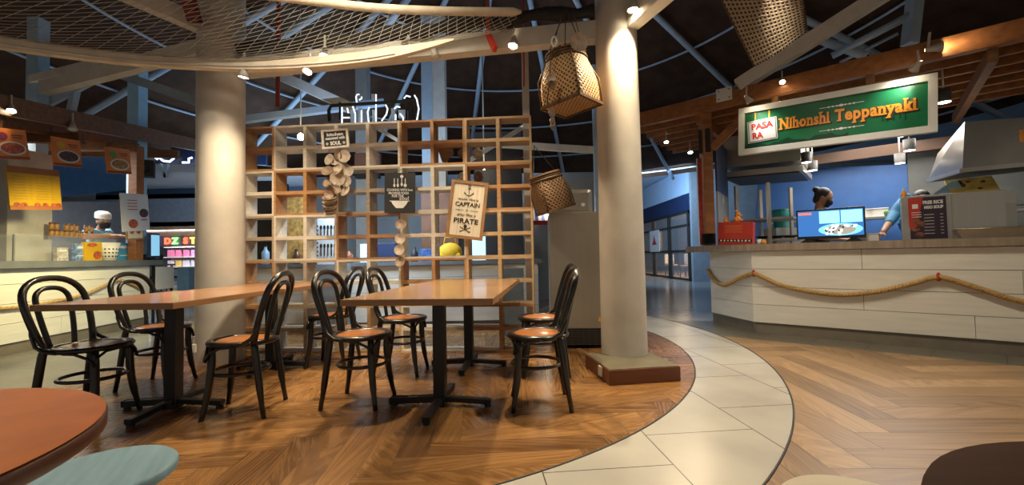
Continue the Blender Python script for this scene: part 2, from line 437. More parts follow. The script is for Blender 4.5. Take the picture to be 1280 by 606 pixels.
# cream tile band between two circles
BC, BR = (-2.115, 5.005), 4.498; IC, IR = (-1.516, 4.71), 3.229
bnd = []
for k in range(97):
    a = math.radians(-100 + k*(150/96)); bnd.append((BC[0]+BR*math.cos(a), BC[1]+BR*math.sin(a), .0024))
inn = []
for k in range(97):
    a = math.radians(-110 + k*(165/96)); inn.append((IC[0]+(IR-.05)*math.cos(a), IC[1]+(IR-.05)*math.sin(a), .0024))
b = MB()
A = [b.bm.verts.new(p) for p in inn]; B = [b.bm.verts.new(p) for p in bnd]
for k in range(96): b.bm.faces.new((A[k], B[k], B[k+1], A[k+1]))
b.build('tile_band', m_band, floor)
b = MB()
b.tube([(p[0], p[1], .001) for p in bnd], .006, 6, cap=False)
b.tube([(IC[0]+IR*math.cos(math.radians(-110+k*165/96)), IC[1]+IR*math.sin(math.radians(-110+k*165/96)), .002) for k in range(97)], .006, 6, cap=False)
b.build('edge_strip', m_grille, floor)
# parquet island
cuts = [(math.cos(2*PI*k/96), math.sin(2*PI*k/96), IC[0]*math.cos(2*PI*k/96)+IC[1]*math.sin(2*PI*k/96)+IR) for k in range(96)]
cuts.append((-.95, -.30, 2.36))
isl = [(IC[0]+IR*1.2*math.cos(2*PI*k/96), IC[1]+IR*1.2*math.sin(2*PI*k/96)) for k in range(96)]
isl = clip_poly(isl, cuts)
b = MB(); b.poly([(x, y, .0030) for x, y in isl]); b.build('island_joints', m_joint, floor)
herringbone('parquet_island', m_parq, cuts, (IC[0]-IR, IC[0]+IR, IC[1]-IR, IC[1]+IR),   .0036, .07, L=.9, w=.15, seed=5)

# ------------------------------------------------------------------ SETTING: roof
AP = (0.0, 6.0, 6.7); SL = .36; RE = 9.0
def roofp(a, r, dz=0): return Vector((AP[0]+r*math.cos(a), AP[1]+r*math.sin(a), AP[2]-SL*r+dz))
b = MB(); n = 144
ap = b.bm.verts.new(AP); prev = None; rings = []
for i, r in enumerate((.3, 3, 6, RE)):
    rings.append([b.bm.verts.new(roofp(2*PI*k/n, r, (.012 if k % 2 else 0))) for k in range(n)])
for k in range(n): b.bm.faces.new((ap, rings[0][k], rings[0][(k+1) % n]))
for i in range(3):
    for k in range(n): b.bm.faces.new((rings[i][k], rings[i+1][k], rings[i+1][(k+1) % n], rings[i][(k+1) % n]))
ceil = struct(b.build('ceiling', m_roof))
for k in range(16):
    a = 2*PI*(k+.45)/16
    b = MB(); b.tube([roofp(a, .4, -.12), roofp(a, RE, -.12)], .055, 8); b.build('rafter', m_steelblue, ceil)
for r in (1.6, 3.0, 4.4, 5.8, 7.2, 8.6):
    b = MB(); b.tube([roofp(2*PI*k/96, r, -.05) for k in range(96)], .024, 6, closed=True); b.build('purlin', m_steelblue, ceil)
# flat mall ceiling beyond the round roof
b = MB(); n = 96
A = [b.bm.verts.new((AP[0]+RE*.98*math.cos(2*PI*k/n), AP[1]+RE*.98*math.sin(2*PI*k/n), 3.95)) for k in range(n)]
B = [b.bm.verts.new((AP[0]+34*math.cos(2*PI*k/n), AP[1]+34*math.sin(2*PI*k/n), 3.95)) for k in range(n)]
for k in range(n): b.bm.faces.new((A[k], B[k], B[(k+1) % n], A[(k+1) % n]))
b.build('mall_soffit', m_lbluewall, ceil)

# walls of the mall
b = MB(); b.box((0, 32, 2), (60, .2, 4)); struct(b.build('wall_back', m_greywall))
b = MB(); b.box((-20, 14, 2), (.2, 36, 4)); struct(b.build('wall_left', m_greywall))
b = MB(); b.box((20, 14, 2), (.2, 36, 4)); struct(b.build('wall_right', m_greywall))

# ------------------------------------------------------------------ columns
def column(name, x, y, r, z0, z1, label, r1=None):
    t = thing(name, label, 'column', (x, y, 0))
    b = MB(); b.lathe([(r, z0), (r, z0+.02), ((r1 or r), z1)], 48); b.build('shaft', m_plaster, t); return t
lc = column('round_column', -2.86, 4.16, .205, 0, 4.9, 'round white plaster column at the left end of the cubby shelf')
b = MB(); b.box((-.10, -.235, .17), (.075, .02, .075), bev=.004); o = b.build('outlet_plate', m_white, lc)
rc = column('round_column', .955, 3.70, .195, .115, 5.3, 'round white plaster column standing on a square wooden plinth', .165)
pc = Vector((.915, 3.43, 0)); prz = math.atan2(.10, .53)
b = MB(); b.box((.93, 3.45, .0575), (.56, .56, .112), rz=.15, bev=.006)
pl = b.build('plinth', m_plinth, rc, loc=(-.955, -3.70, 0))
b = MB(); b.box((.93, 3.45, .1145), (.545, .545, .006), rz=.15); b.build('plinth_top', m_cement, rc, loc=(-.955, -3.70, 0))
pm = Matrix.Translation((.93-.955, 3.45-3.70, 0)) @ Matrix.Rotation(.15, 4, 'Z')
b = MB(); b.box((-.284, -.10, .065), (.012, .075, .075), mat=pm, bev=.003); b.build('outlet_plate', m_white, rc)

# ------------------------------------------------------------------ cubby shelf
SH0 = Vector((.215, 4.27, 0)); sa = math.radians(4.2)       # front right foot; runs to the left
CW, RH, SD, NT = .342, .2395, .20, .021
shelf = thing('cubby_shelf', 'tall open cubby shelf of mixed pine and whitewashed boxes between the two columns', 'shelf', tuple(SH0 - Vector((math.cos(sa), -math.sin(sa), 0))*CW*10), -sa)
cols = [[m_pine, m_white_w, m_white_w, m_pine, m_pine_l],
        [m_white_w, m_pine, m_grey_w, m_white_w, m_pine],
        [m_grey_w, m_white_w, m_brown_w, m_white_w, m_pine_l],
        [m_pine, m_grey_w, m_white_w, m_pine, m_pine_l],
        [m_brown_w, m_grey_w, m_pine_l, m_white_w, m_pine]]
for mr in range(5):
    for mc in range(5):
        b = MB(); x0 = mc*2*CW; z1 = RH*(10-mr*2); z0 = z1-2*RH
        for k in range(3):
            x = x0+.0+k*CW + (NT/2 if k == 0 else -NT/2 if k == 2 else 0)
            b.box((x, SD/2, (z0+z1)/2), (NT if k != 1 else NT*1.7, SD, 2*RH-.001))
        for k in range(3):
            z = z0+k*RH + (NT/2 if k == 0 else -NT/2 if k == 2 else 0)
            for q in range(2): b.box((x0+CW*(q+.5), SD/2, z), (CW-NT*1.6, SD-.002, NT if k != 1 else NT*1.7))
        b.build('shelf_box', cols[mr][mc], shelf)

# ------------------------------------------------------------------ boards and signs
def board_thing(name, label, cat, tl, tr, bl, group=None):
    m, w, h = frame(tl, tr, bl); return thing(name, label, cat, M=m, group=group), w, h
def ring_frame(mb, w, h, t, d, y=0):
    for sx in (-1, 1): mb.box((sx*(w/2-t/2), y, 0), (t, d, h), bev=.002)
    for sz in (-1, 1): mb.box((0, y, sz*(h/2-t/2)), (w-2*t, d, t), bev=.002)
# captain / pirate board
YS = 4.262
t, w, h = board_thing('hanging_board', 'pale wooden board about a captain and a pirate hanging tilted on the shelf', 'sign', at(565, 224, YS), at(611, 229, YS), at(556, 296, YS))
b = MB(); ring_frame(b, w, h, .032, .03); b.build('frame', mat('board_frame', (.30, .16, .065), .6, var=.2, scale=10), t)
b = MB()
for k in range(4): b.box(((k-1.5)*(w-.05)/4, .004, 0), ((w-.05)/4-.002, .012, h-.05))
b.build('board_face', m_cream, t)
b = MB()
put_text(b, 'work like a', .036, -.0, .107, y=-.006, fit=w*.56)
put_text(b, 'CAPTAIN', .060, 0, .052, y=-.006, bold=.0012, fit=w*.66)
put_text(b, 'play like a', .036, 0, -.050, y=-.006, fit=w*.5)
put_text(b, 'PIRATE', .072, 0, -.115, y=-.006, bold=.0015, fit=w*.66)
for sx in (-1, 1): b.box((sx*w*.2, -.006, -.003), (w*.22, .002, .003))
b.box((0, -.006, -.003), (.02, .002, .006))
b.build('lettering', m_ink, t)
b = MB()      # anchor
b.box((0, -.006, .185), (.006, .003, .09)); b.box((0, -.006, .215), (.035, .003, .006))
b.tube([(.012*math.cos(2*PI*k/12), -.006, .24+.012*math.sin(2*PI*k/12)) for k in range(12)], .0028, 5, closed=True)
b.tube([(.04*math.sin(a), -.006, .185-.04*math.cos(a)+.0) for a in [(-1.2+.2*k) for k in range(13)]], .0035, 5)
for sx in (-1, 1): b.prism([(sx*.03, .16), (sx*.048, .185), (sx*.048, .165)] if sx > 0 else [(-.03, .16), (-.048, .165), (-.048, .185)], 0, .003, mat=Matrix.Translation((0, -.004, 0)) @ R90)
b.build('anchor_mark', m_ink, t)
b = MB()      # skull with crossed swords
b.ball((0, -.005, -.165), (.017, .003, .019)); b.box((0, -.006, -.185), (.016, .004, .012))
for sx in (-1, 1):
    b.bar((sx*-.05, -.005, -.222), (sx*.055, -.005, -.172), .003, .006)
    b.bar((sx*-.052, -.005, -.212), (sx*-.036, -.005, -.226), .003, .005)
b.build('skull_mark', m_ink, t)
b = MB(); b.tube([(-.05, .01, h/2), (-.0, .02, h/2+.06), (.05, .01, h/2)], .002, 5); b.build('hanger', m_cord, t)

# black board with utensils
t, w, h = board_thing('hanging_board', 'black square board with white kitchen tools and a bowl above a shell string', 'sign', at(481, 216, YS), at(519, 216, YS), at(481, 266, YS))
b = MB(); b.box((0, .004, 0), (w, .018, h), bev=.002); b.build('board_face', m_board, t)
b = MB()
for k, x in enumerate((-.055, -.02, .02, .055)):
    top = .155+.01*(k == 2); b.box((x, -.006, top-.045), (.007, .003, .07))
    if k == 2: b.lathe([(0, 0), (.016, 0), (.016, .003), (0, .003)], 14, mat=Matrix.Translation((x, -.0045, top)) @ R90)
    disc(b, x, top-.08, .011 if k != 3 else .015, .018, -.0045)
b.build('tools_mark', m_chalk, t)
b = MB()
b.prism([(-.085, -.085), (.085, -.085), (.07, -.115), (.035, -.155), (-.035, -.155), (-.07, -.115)], 0, .003, mat=Matrix.Translation((0, -.0045, 0)) @ R90); b.box((0, -.006, -.083), (.20, .003, .006))
b.build('bowl_mark', m_chalk, t)
b = MB()
put_text(b, 'COOKING WITH love', .036, 0, .028, y=-.006, bold=.0006, fit=w*.84)
put_text(b, 'PROVIDES FOOD', .034, -.01, -.005, y=-.006, bold=.0006, fit=w*.66)
put_text(b, 'FOR THE', .034, -.02, -.034, y=-.006, bold=.0006, fit=w*.38)
put_text(b, 'soul', .055, .045, -.056, y=-.006, fit=w*.3)
b.build('lettering', m_chalk, t)
b = MB(); b.tube([(-.06, .01, h/2), (.03, .02, h/2+.05), (.06, .01, h/2)], .002, 5); b.build('hanger', m_cord, t)

# small chalk board
t, w, h = board_thing('chalkboard', 'small light framed chalkboard reading soul on the upper shelf', 'sign', at(401.5, 163, 4.22), at(435, 160, 4.22), at(403.5, 187, 4.22))
b = MB(); ring_frame(b, w, h, .022, .026); b.build('frame', m_white_w, t)
b = MB(); b.box((0, .005, 0), (w-.04, .012, h-.04)); b.build('board_face', m_board, t)
b = MB()
put_text(b, 'kitchen', .045, 0, .045, y=-.003, bold=.001, fit=w*.6)
put_text(b, 'seasoned with', .04, 0, .008, y=-.003, bold=.001, fit=w*.72)
put_text(b, 'SOUL', .05, 0, -.045, y=-.003, bold=.002, fit=w*.40)
for sx in (-1, 1):
    for r_ in (.012, .006): b.tube([(sx*.085+r_*math.cos(2*PI*k/10), -.003, -.045+r_*math.sin(2*PI*k/10)) for k in range(10)], .002, 4, closed=True)
b.build('lettering', m_chalk, t)

# shell clusters
def shell_mesh(r, seed):
    rnd = random.Random(seed); b = MB(); n = 18
    prof = [(r*math.sin(a), -.45*r*(math.cos(a))) for a in [PI/2*k/6 for k in range(7)]]
    b.lathe([(max(0, p[0]), p[1]) for p in prof], n)
    for v in b.bm.verts:
        a = math.atan2(v.co.y, v.co.x); k = 1+.05*math.cos(9*a); v.co.x *= k; v.co.y *= k*(.86+.1*rnd.random()/9)
    b.lathe([(r*.97, 0), (r*.5, -.16*r), (0, -.22*r)], n)
    return b
def shell(parent, c, r, tilt, yaw, seed):
    b = shell_mesh(r, seed)
    m = Matrix.Translation(c) @ Matrix.Rotation(yaw, 4, 'Z') @ Matrix.Rotation(PI/2+tilt, 4, 'X')
    return b.build('shell', m_shell2 if seed % 3 == 1 else m_shell, parent, M=m)
t = thing('shell_mobile', 'cluster of many brown and cream scallop shells hanging below the small chalkboard', 'shell mobile', tuple(at(420, 185, 4.235)))
o0 = at(420, 185, 4.235)
sh = [(411, 199, 9), (422, 194, 8), (430, 195, 10), (419, 201, 8), (409, 213, 9), (422, 211, 10), (433, 213, 10), (410, 227, 9), (422, 223, 11), (432, 226, 9), (413, 237, 8), (421, 236, 7), (431, 238, 9), (411, 243, 7)]
for i, (x, y, r) in enumerate(sh):
    shell(t, at(x, y, 4.215-.02*(i % 3))-o0, r*.86/F*4.2, random.uniform(-.5, .5), random.uniform(-.6, .6), i)
for i in range(9): shell(t, at(412+(i % 2), 246+i*2.4, 4.20)-o0, .075-.002*i, -1.0, 0, i+40).name = 'stacked_shell'
b = MB()
for x in (411, 421, 431): b.tube([at(x, 183, 4.24)-o0, at(x, 240, 4.22)-o0], .0015, 4)
b.build('string', m_cord, t)
t = thing('shell_string', 'single string of four cream shells hanging below the black tools board', 'shell mobile', tuple(at(500, 265, 4.258))); o0 = at(500, 265, 4.258)
for i, (x, y, r) in enumerate([(501, 280, 8), (500, 298, 7.5), (499, 312, 8), (500, 327, 7.5)]): shell(t, at(x, y, 4.235)-o0, r*.92/F*4.2, random.uniform(-.4, .2), random.uniform(-.3, .3), i+70)
b = MB(); b.tube([(0, 0, 0), at(500, 330, 4.25)-o0], .002, 4); b.build('string', m_cord, t)

# ------------------------------------------------------------------ tables
def pedestal(t, cx=0, cy=0, ht=.71):
    b = MB(); b.box((cx, cy, ht/2), (.075, .075, ht), bev=.004); pp_ = b.build('pedestal_post', m_iron, t)
    for k in range(4):
        a = PI/2*k; b = MB()
        e = Vector((math.cos(a)*.33, math.sin(a)*.33, .035)); s_ = Vector((math.cos(a)*.03, math.sin(a)*.03, .05))
        b.bar(Vector((cx, cy, 0))+s_, Vector((cx, cy, 0))+e, .048, .032, bev=.004); b.lathe([(.022, 0), (.022, .02), (.012, .024), (0, .024)], 12, c=(cx+e.x*.94, cy+e.y*.94, 0))
        b.build('foot', m_iron, pp_)
    b = MB(); b.box((cx, cy, ht-.006), (.40, .40, .010)); b.build('mounting_plate', m_iron, t)
def cafe_table(label, x, y, rz, w=.84, l=.99, top=m_table):
    t = thing('cafe_table', label, 'table', (x, y, 0), rz, 'rectangular cafe tables')
    b = MB(); b.box((0, 0, .7385), (w, l, .004)); b.build('laminate_top', top, t)
    b = MB(); b.box((0, 0, .722), (w+.003, l+.003, .034), bev=.003); b.build('tabletop', m_tedge, t)
    pedestal(t, 0, 0, .705); return t
ra = math.radians(-5)
def mid(rz, x0, y0, k, w=.84, l=.995):
    return x0 + w/2*math.cos(rz) - math.sin(rz)*l*(k+.5), y0 + w/2*math.sin(rz) + math.cos(rz)*l*(k+.5)
x, y = mid(ra, -.945, 2.325, 0); cafe_table('light wood cafe table in the middle, nearer of the joined pair', x, y, ra)
x, y = mid(ra, -.945, 2.325, 1); cafe_table('light wood cafe table in the middle, touching the cubby shelf', x, y, ra, l=.97)
rl = math.radians(-1.0)
x, y = mid(rl, -2.665, 2.345, 0, .80); cafe_table('reddish wood cafe table on the left, nearer one with two chairs behind', x, y, rl, w=.80, top=m_table2)
x, y = mid(rl, -2.60, 2.345, 1, .80); cafe_table('reddish wood cafe table on the left, farther one beside the round column', x, y, rl, w=.80, top=m_table2)

# ------------------------------------------------------------------ bentwood chairs (front is +Y)
def make_chair(label):
    t = thing('bentwood_chair', label, 'chair', (0, 0, 0), 0, 'black bentwood cafe chairs')
    b = MB(); b.lathe([(0, .448), (.15, .448), (.158, .452), (.158, .458), (.13, .463), (0, .459)], 36); b.build('seat', m_seat, t)
    b = MB(); b.lathe([(.150, .436), (.19, .434), (.203, .442), (.205, .455), (.197, .464), (.168, .466), (.155, .461), (.150, .448), (.150, .436)], 40); b.build('seat_ring', m_black, t)
    for sx in (-1, 1):
        top = Vector((sx*.125, .125, .44)); bot = Vector((sx*.158, .168, 0))
        pts = [top.lerp(bot, k/10) + Vector((sx*.012, .014, 0))*math.sin(-k/10*PI)*.9 for k in range(11)]
        b = MB(); b.tube(pts, [.019, .021, .023, .023, .023, .022, .021, .0205, .0155, .015, .0145], 10); b.build('leg', m_black, t)
        pts = [Vector((sx*.155, -.125, .47)), Vector((sx*.158, -.135, .42)), Vector((sx*.161, -.150, .3)), Vector((sx*.165, -.166, .17)), Vector((sx*.168, -.176, .10)), Vector((sx*.172, -.192, 0))]
        b = MB(); b.tube(pts, [.019, .021, .021, .0205, .0155, .0145], 10); b.build('leg', m_black, t)
        # hip brace between seat and back
        b = MB(); pts = [Vector((sx*.198, -.02, .445)), Vector((sx*.205, -.08, .455)), Vector((sx*.198, -.13, .485)), Vector((sx*.188, -.165, .55)), Vector((sx*.188, -.172, .60))]
        b.tube(pts, [.011, .012, .013, .012, .008], 8); b.build('hip_brace', m_black, t)
    def hoop(hw0, hw1, z0, z1, y0, r, lean, n=32):
        pts = []
        zc = z1-hw1*.80
        for k in range(9):
            f_ = k/9; z = z0+(zc-z0)*f_; pts.append((-(hw0+(hw1-hw0)*math.sin(f_*PI/2)), z))
        for k in range(17):
            a = PI - PI*k/16; pts.append((hw1*math.copysign(abs(math.cos(a))**.85, math.cos(a)), zc+(z1-zc)*math.sin(a)**.85 if math.sin(a) > 1e-6 else zc))
        pts += [(-p[0], p[1]) for p in reversed(pts[:9])]
        P = [Vector((px, y0-lean*((pz-.44)**1.1 if pz > .44 else 0), pz)) for px, pz in pts]
        b = MB(); b.tube(P, r, 10); return b
    hoop(.155, .195, .44, .875, -.125, .0185, .32).build('back_hoop', m_black, t)
    hoop(.075, .105, .45, .815, -.165, .0145, .24).build('inner_hoop', m_black, t)
    b = MB(); b.tube([(.158*math.cos(2*PI*k/32), .012+.158*math.sin(2*PI*k/32), .265) for k in range(32)], .0115, 8, closed=True)
    b.build('stretcher_ring', m_black, t)
    b = MB()
    for sx in (-1, 1):
        b.tube([(sx*.150, .155, .35), (sx*.138, .150, .40), (sx*.095, .165, .432), (sx*.03, .182, .437)], .0085, 7)
        b.tube([(sx*.152, .150, .35), (sx*.165, .120, .40), (sx*.180, .06, .432), (sx*.186, 0, .437)], .0085, 7)
    b.build('corner_brace', m_black, t)
    return t
chairs = [(.155, 2.79, 90, 'black bentwood chair at the right of the middle table, nearer to the viewer'),
          (.235, 3.52, 92, 'black bentwood chair at the right of the middle table, farther, close to the steel fridge'),
          (-1.03, 2.88, -90-6, 'black bentwood chair at the left of the middle table, nearer to the viewer'),
          (-.94, 3.62, -90-4, 'black bentwood chair at the left of the middle table, close to the shelf'),
          (-1.67, 3.92, 88, 'black bentwood chair at the far right of the left table, near the shelf'),
          (-1.745, 2.76, 90+8, 'black bentwood chair at the near right of the left table, seen from behind'),
          (-2.63, 2.66, -90+4, 'black bentwood chair at the left end of the picture, behind the left table'),
          (-2.80, 3.38, -90+2, 'black bentwood chair behind the left table, second from the left, near the column')]
proto = make_chair(chairs[0][3])
for i, (x, y, a, lab) in enumerate(chairs):
    if i == 0: proto.location = (x, y, .004); proto.rotation_euler = (0, 0, math.radians(a))
    else: dup(proto, (x, y, .004), math.radians(a), lab)

# ------------------------------------------------------------------ foreground tables and stools
def round_table(label, x, y, r, mt, me, z=.74):
    t = thing('round_table', label, 'table', (x, y, 0))
    b = MB(); b.lathe([(0, z-.002), (r-.004, z-.002), (r-.002, z), (0, z)], 64); b.build('table_surface', mt, t)
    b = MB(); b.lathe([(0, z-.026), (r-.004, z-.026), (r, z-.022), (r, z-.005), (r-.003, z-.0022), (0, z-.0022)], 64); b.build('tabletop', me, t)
    pedestal(t, 0, 0, z-.028)
    return t
round_table('round glossy orange-brown table cut off at the lower left corner', -.875, .44, .332, m_orange, m_orange_e)
round_table('round dark brown table cut off at the lower right corner', .576, .222, .269, m_dark_round, m_dark_round)
def stool(label, x, y, r, mt):
    t = thing('round_stool', label, 'stool', (x, y, 0), .5, 'round painted stools')
    b = MB(); b.lathe([(0, .424), (r-.006, .424), (r, .43), (r, .446), (r-.006, .452), (0, .452)], 48); b.build('seat', mt, t)
    for k in range(4):
        a = PI/2*k+PI/4; b = MB()
        b.bar((math.cos(a)*r*.66, math.sin(a)*r*.66, .424), (math.cos(a)*r*.95, math.sin(a)*r*.95, 0), .032, .032, bev=.003); b.build('leg', m_stooleg, t)
    for k in range(2):
        b = MB(); a = PI/4+PI/2*k
        b.bar((math.cos(a)*r*.83, math.sin(a)*r*.83, .18+.03*k), (-math.cos(a)*r*.83, -math.sin(a)*r*.83, .18+.03*k), .022, .022); b.build('stretcher', m_stooleg, t)
    return t
stool('round pale blue stool beside the orange-brown table', -1.024, 1.054, .157, m_bluestool)
stool('round cream stool at the bottom edge near the dark table', .680, .838, .150, m_creamstool)

# ------------------------------------------------------------------ steel fridge behind the right column
fr = thing('steel_fridge', 'tall brushed steel fridge standing behind the round column with the plinth', 'fridge', (.80, 4.72, 0), -.06)
b = MB(); b.box((0, 0, .81), (.78, .70, 1.20), bev=.008); b.build('cabinet', m_fridge, fr)
b = MB(); b.box((0, 0, .125), (.76, .68, .17)); b.build('base', m_grille, fr)
b = MB()
for k in range(9): b.box((0, -.348, .05+k*.02), (.74, .008, .006))
for k in range(13): b.box((-.36+k*.06, -.346, .13), (.006, .008, .17))
b.build('vent_grille', mat('grille_bars', (.10, .10, .095), .4, .5), fr)
b = MB(); b.box((.12, -.352, .30), (.055, .004, .045)); b.build('warning_sticker', m_yellow, fr)
for sx in (-1, 1):
    for sy in (-1, 1):
        b = MB(); b.cyl((sx*.33, sy*.29, 0), (sx*.33, sy*.29, .045), .02); b.build('caster', m_grille, fr)
t = thing('steel_canister', 'rounded steel machine standing on top of the fridge', 'machine', (.66, 4.78, 1.41))
b = MB(); b.box((0, 0, .14), (.46, .36, .28), bev=.05); b.build('body', m_steel, t)
b = MB(); b.lathe([(.02, 0), (.02, .012), (0, .012)], 12, mat=Matrix.Translation((.12, -.18, .1)) @ R90); b.build('knob', m_white, t)

# ------------------------------------------------------------------ hanging baskets
def basket(name, label, c, side, ht, rtop, rz, tilt, material, uvk=1.0):
    t = thing(name, label, 'basket', tuple(c)); R = Matrix.Rotation(tilt[0], 4, 'X') @ Matrix.Rotation(tilt[1], 4, 'Y') @ Matrix.Rotation(rz, 4, 'Z')
    b = MB(); uv = b.bm.loops.layers.uv.new('UVMap'); n = 48; rows = []
    def prof(f_):       # f 0 bottom .. 1 shoulder
        e = 5.5*(1-f_)**1.2+2; s_ = side/2*(1+.10*math.sin(f_*PI*.8)); rr = s_*(1-f_**2.2) + rtop*f_**2.2
        return e, rr
    zs = [0, .04, .12, .25, .4, .55, .7, .8, .88, .94]
    for z in zs:
        e, rr = prof(z/.94)
        row = []
        for k in range(n):
            a = 2*PI*k/n; c_, s_ = math.cos(a), math.sin(a); d = (abs(c_)**e+abs(s_)**e)**(-1/e)
            row.append(b.bm.verts.new(R @ Vector((c_*d*rr, s_*d*rr, z*ht))))
        rows.append(row)
    for i in range(len(zs)-1):
        for k in range(n):
            f_ = b.bm.faces.new((rows[i][k], rows[i][(k+1) % n], rows[i+1][(k+1) % n], rows[i+1][k])); f_.smooth = True
            for l, (u, v) in zip(f_.loops, ((k, zs[i]), (k+1, zs[i]), (k+1, zs[i+1]), (k, zs[i+1]))): l[uv].uv = (u/n*4*side*uvk*2, v*ht*uvk*2)
    fb = b.bm.faces.new(rows[0][::-1])
    for l in fb.loops: q = R.inverted() @ l.vert.co; l[uv].uv = (q.x*uvk*2, q.y*uvk*2)
    b.build('body', material, t)
    b = MB()
    for z, rr in ((.94, rtop), (1.0, rtop*1.03), (.88, rtop*1.06)):
        b.tube([R @ Vector((rr*math.cos(2*PI*k/32), rr*math.sin(2*PI*k/32), z*ht)) for k in range(32)], .010, 6, closed=True)
    b.build('rim', m_wickrim, t)
    b = MB(); uv = b.bm.loops.layers.uv.new('UVMap')
    A = [b.bm.verts.new(R @ Vector((rtop*math.cos(2*PI*k/32), rtop*math.sin(2*PI*k/32), .94*ht))) for k in range(32)]
    B = [b.bm.verts.new(R @ Vector((rtop*1.02*math.cos(2*PI*k/32), rtop*1.02*math.sin(2*PI*k/32), 1.05*ht))) for k in range(32)]
    for k in range(32):
        f_ = b.bm.faces.new((A[k], A[(k+1) % 32], B[(k+1) % 32], B[k]))
        for l, q in zip(f_.loops, ((k, 0), (k+1, 0), (k+1, .11), (k, .11))): l[uv].uv = (q[0]/32*6.3*rtop*uvk*2, q[1]*ht*uvk*2)
    b.build('collar', material, t)
    b = MB()        # dark bottom runners
    cs = [R @ Vector((sx*side*.49, sy*side*.49, 0)) for sx, sy in ((-1, -1), (1, -1), (1, 1), (-1, 1))]
    for i in range(4): b.bar(cs[i], cs[(i+1) % 4], .022, .022)
    for i in range(4):
        m_ = cs[i].normalized(); b.tube([cs[i], cs[i]*1.0 + R @ Vector((0, 0, ht*.5)), R @ Vector((0, 0, ht*.94)) + m_*rtop], .006, 5)
    b.build('base_frame', m_wickrim, t)
    return t, R
bc = Vector((.515, 3.46, 2.19))
t, R = basket('wicker_basket', 'large square-bottomed wicker fish basket hanging beside the right column', bc, .37, .43, .16, .86, (-.03, -.10), m_wicker, 2.6)
b = MB(); tp = Vector((-.03, .04, .86)) 
for k in range(3):
    a = 2*PI*k/3+.6; b.tube([R @ Vector((.155*math.cos(a), .155*math.sin(a), .44)), tp], .004, 5)
b.build('hanging_cord', m_cord, t)
p0 = at(693, 52, 3.3)
t = thing('shell_wind_chime', 'white ring and flat shells on a cord hanging at the left of the large basket', 'ornament', tuple(p0))
b = MB(); b.tube([Vector((.020*math.cos(2*PI*k/20), .02*math.sin(2*PI*k/20)*.3, .045*math.sin(2*PI*k/20)*.9)) for k in range(20)], .009, 6, closed=True); b.build('ring', m_white, t)
b = MB(); b.tube([at(702, 24, 3.3)-p0, at(697, 36, 3.3)-p0, at(695, 44, 3.3)-p0], .005, 5); b.tube([at(692, 60, 3.3)-p0, at(688, 80, 3.3)-p0, at(684, 130, 3.3)-p0], .004, 5); b.build('cord', m_cord, t)
for i, (x, y) in enumerate(((689, 97), (690, 106), (690, 141), (691, 152), (691, 158))): shell(t, at(x, y, 3.25)-p0, .036, .1, .3*i, 90+i)
p0 = at(724, 52, 3.25)
t = thing('flat_shell_ornament', 'large flat pale shell tied to the cords above the large basket', 'ornament', tuple(p0))
b = shell_mesh(.075, 12); o = b.build('shell', m_shell, t, M=Matrix.Rotation(.1, 4, 'Z') @ Matrix.Rotation(PI/2+.15, 4, 'X'))
b = MB(); b.tube([(0, 0, .06), at(716, 12, 3.25)-p0], .003, 4); b.build('cord', m_cord, t)
bc2 = at(694, 262, 4.05)
t, R = basket('wicker_basket', 'small dark wicker basket hanging tilted at the right edge of the shelf', bc2, .29, .34, .145, .35, (.10, -.28), m_wicker2, 2.6)
b = MB()
for sx in (-1, 1): b.tube([R @ Vector((sx*.13, 0, .33)), at(667.5, 182, 4.29)-bc2], .004, 5)
b.build('hanging_cord', m_cord, t)
# fish trap hanging over the walkway
tl, tr, bl, br = at(897, -12, 3.75), at(1000, -14, 3.55), at(944, 83, 4.1), at(1007, 40, 3.8)
t = thing('fish_trap', 'flat woven fish trap hanging from the slanting white beam', 'fish trap', tuple(bl))
nrm = (tr-tl).cross(bl-tl).normalized()
if nrm.y > 0: nrm = -nrm
b = MB(); uv = b.bm.loops.layers.uv.new('UVMap'); th = .07
P = [tl-bl, tr-bl, br-bl, bl-bl]; NX = 8; 
def bil(u, v): return (P[0]*(1-u)+P[1]*u)*(1-v) + (P[3]*(1-u)+P[2]*u)*v
for off, s_ in ((0, 1), (th, -1)):
    G = [[b.bm.verts.new(bil(i/NX, j/NX)-nrm*off + nrm*.05*math.sin(PI*i/NX)) for i in range(NX+1)] for j in range(NX+1)]
    for j in range(NX):
        for i in range(NX):
            f_ = b.bm.faces.new((G[j][i], G[j][i+1], G[j+1][i+1], G[j+1][i]))
            for l, (a, c) in zip(f_.loops, ((i, j), (i+1, j), (i+1, j+1), (i, j+1))): l[uv].uv = (a/NX*1.5, c/NX*1.5)
    if off == 0: G0 = G
    else:
        for i in range(NX):
            for a, c in (((0, i), (0, i+1)), ((NX, i), (NX, i+1)), ((i, 0), (i+1, 0)), ((i, NX), (i+1, NX))): b.bm.faces.new((G0[a[0]][a[1]], G0[c[0]][c[1]], G[c[0]][c[1]], G[a[0]][a[1]]))
b.build('woven_panel', m_trap, t)
b = MB()
for i in range(4): b.tube([P[i]-nrm*th/2, P[(i+1) % 4]-nrm*th/2], .02, 8)
b.build('frame', m_wickrim, t)

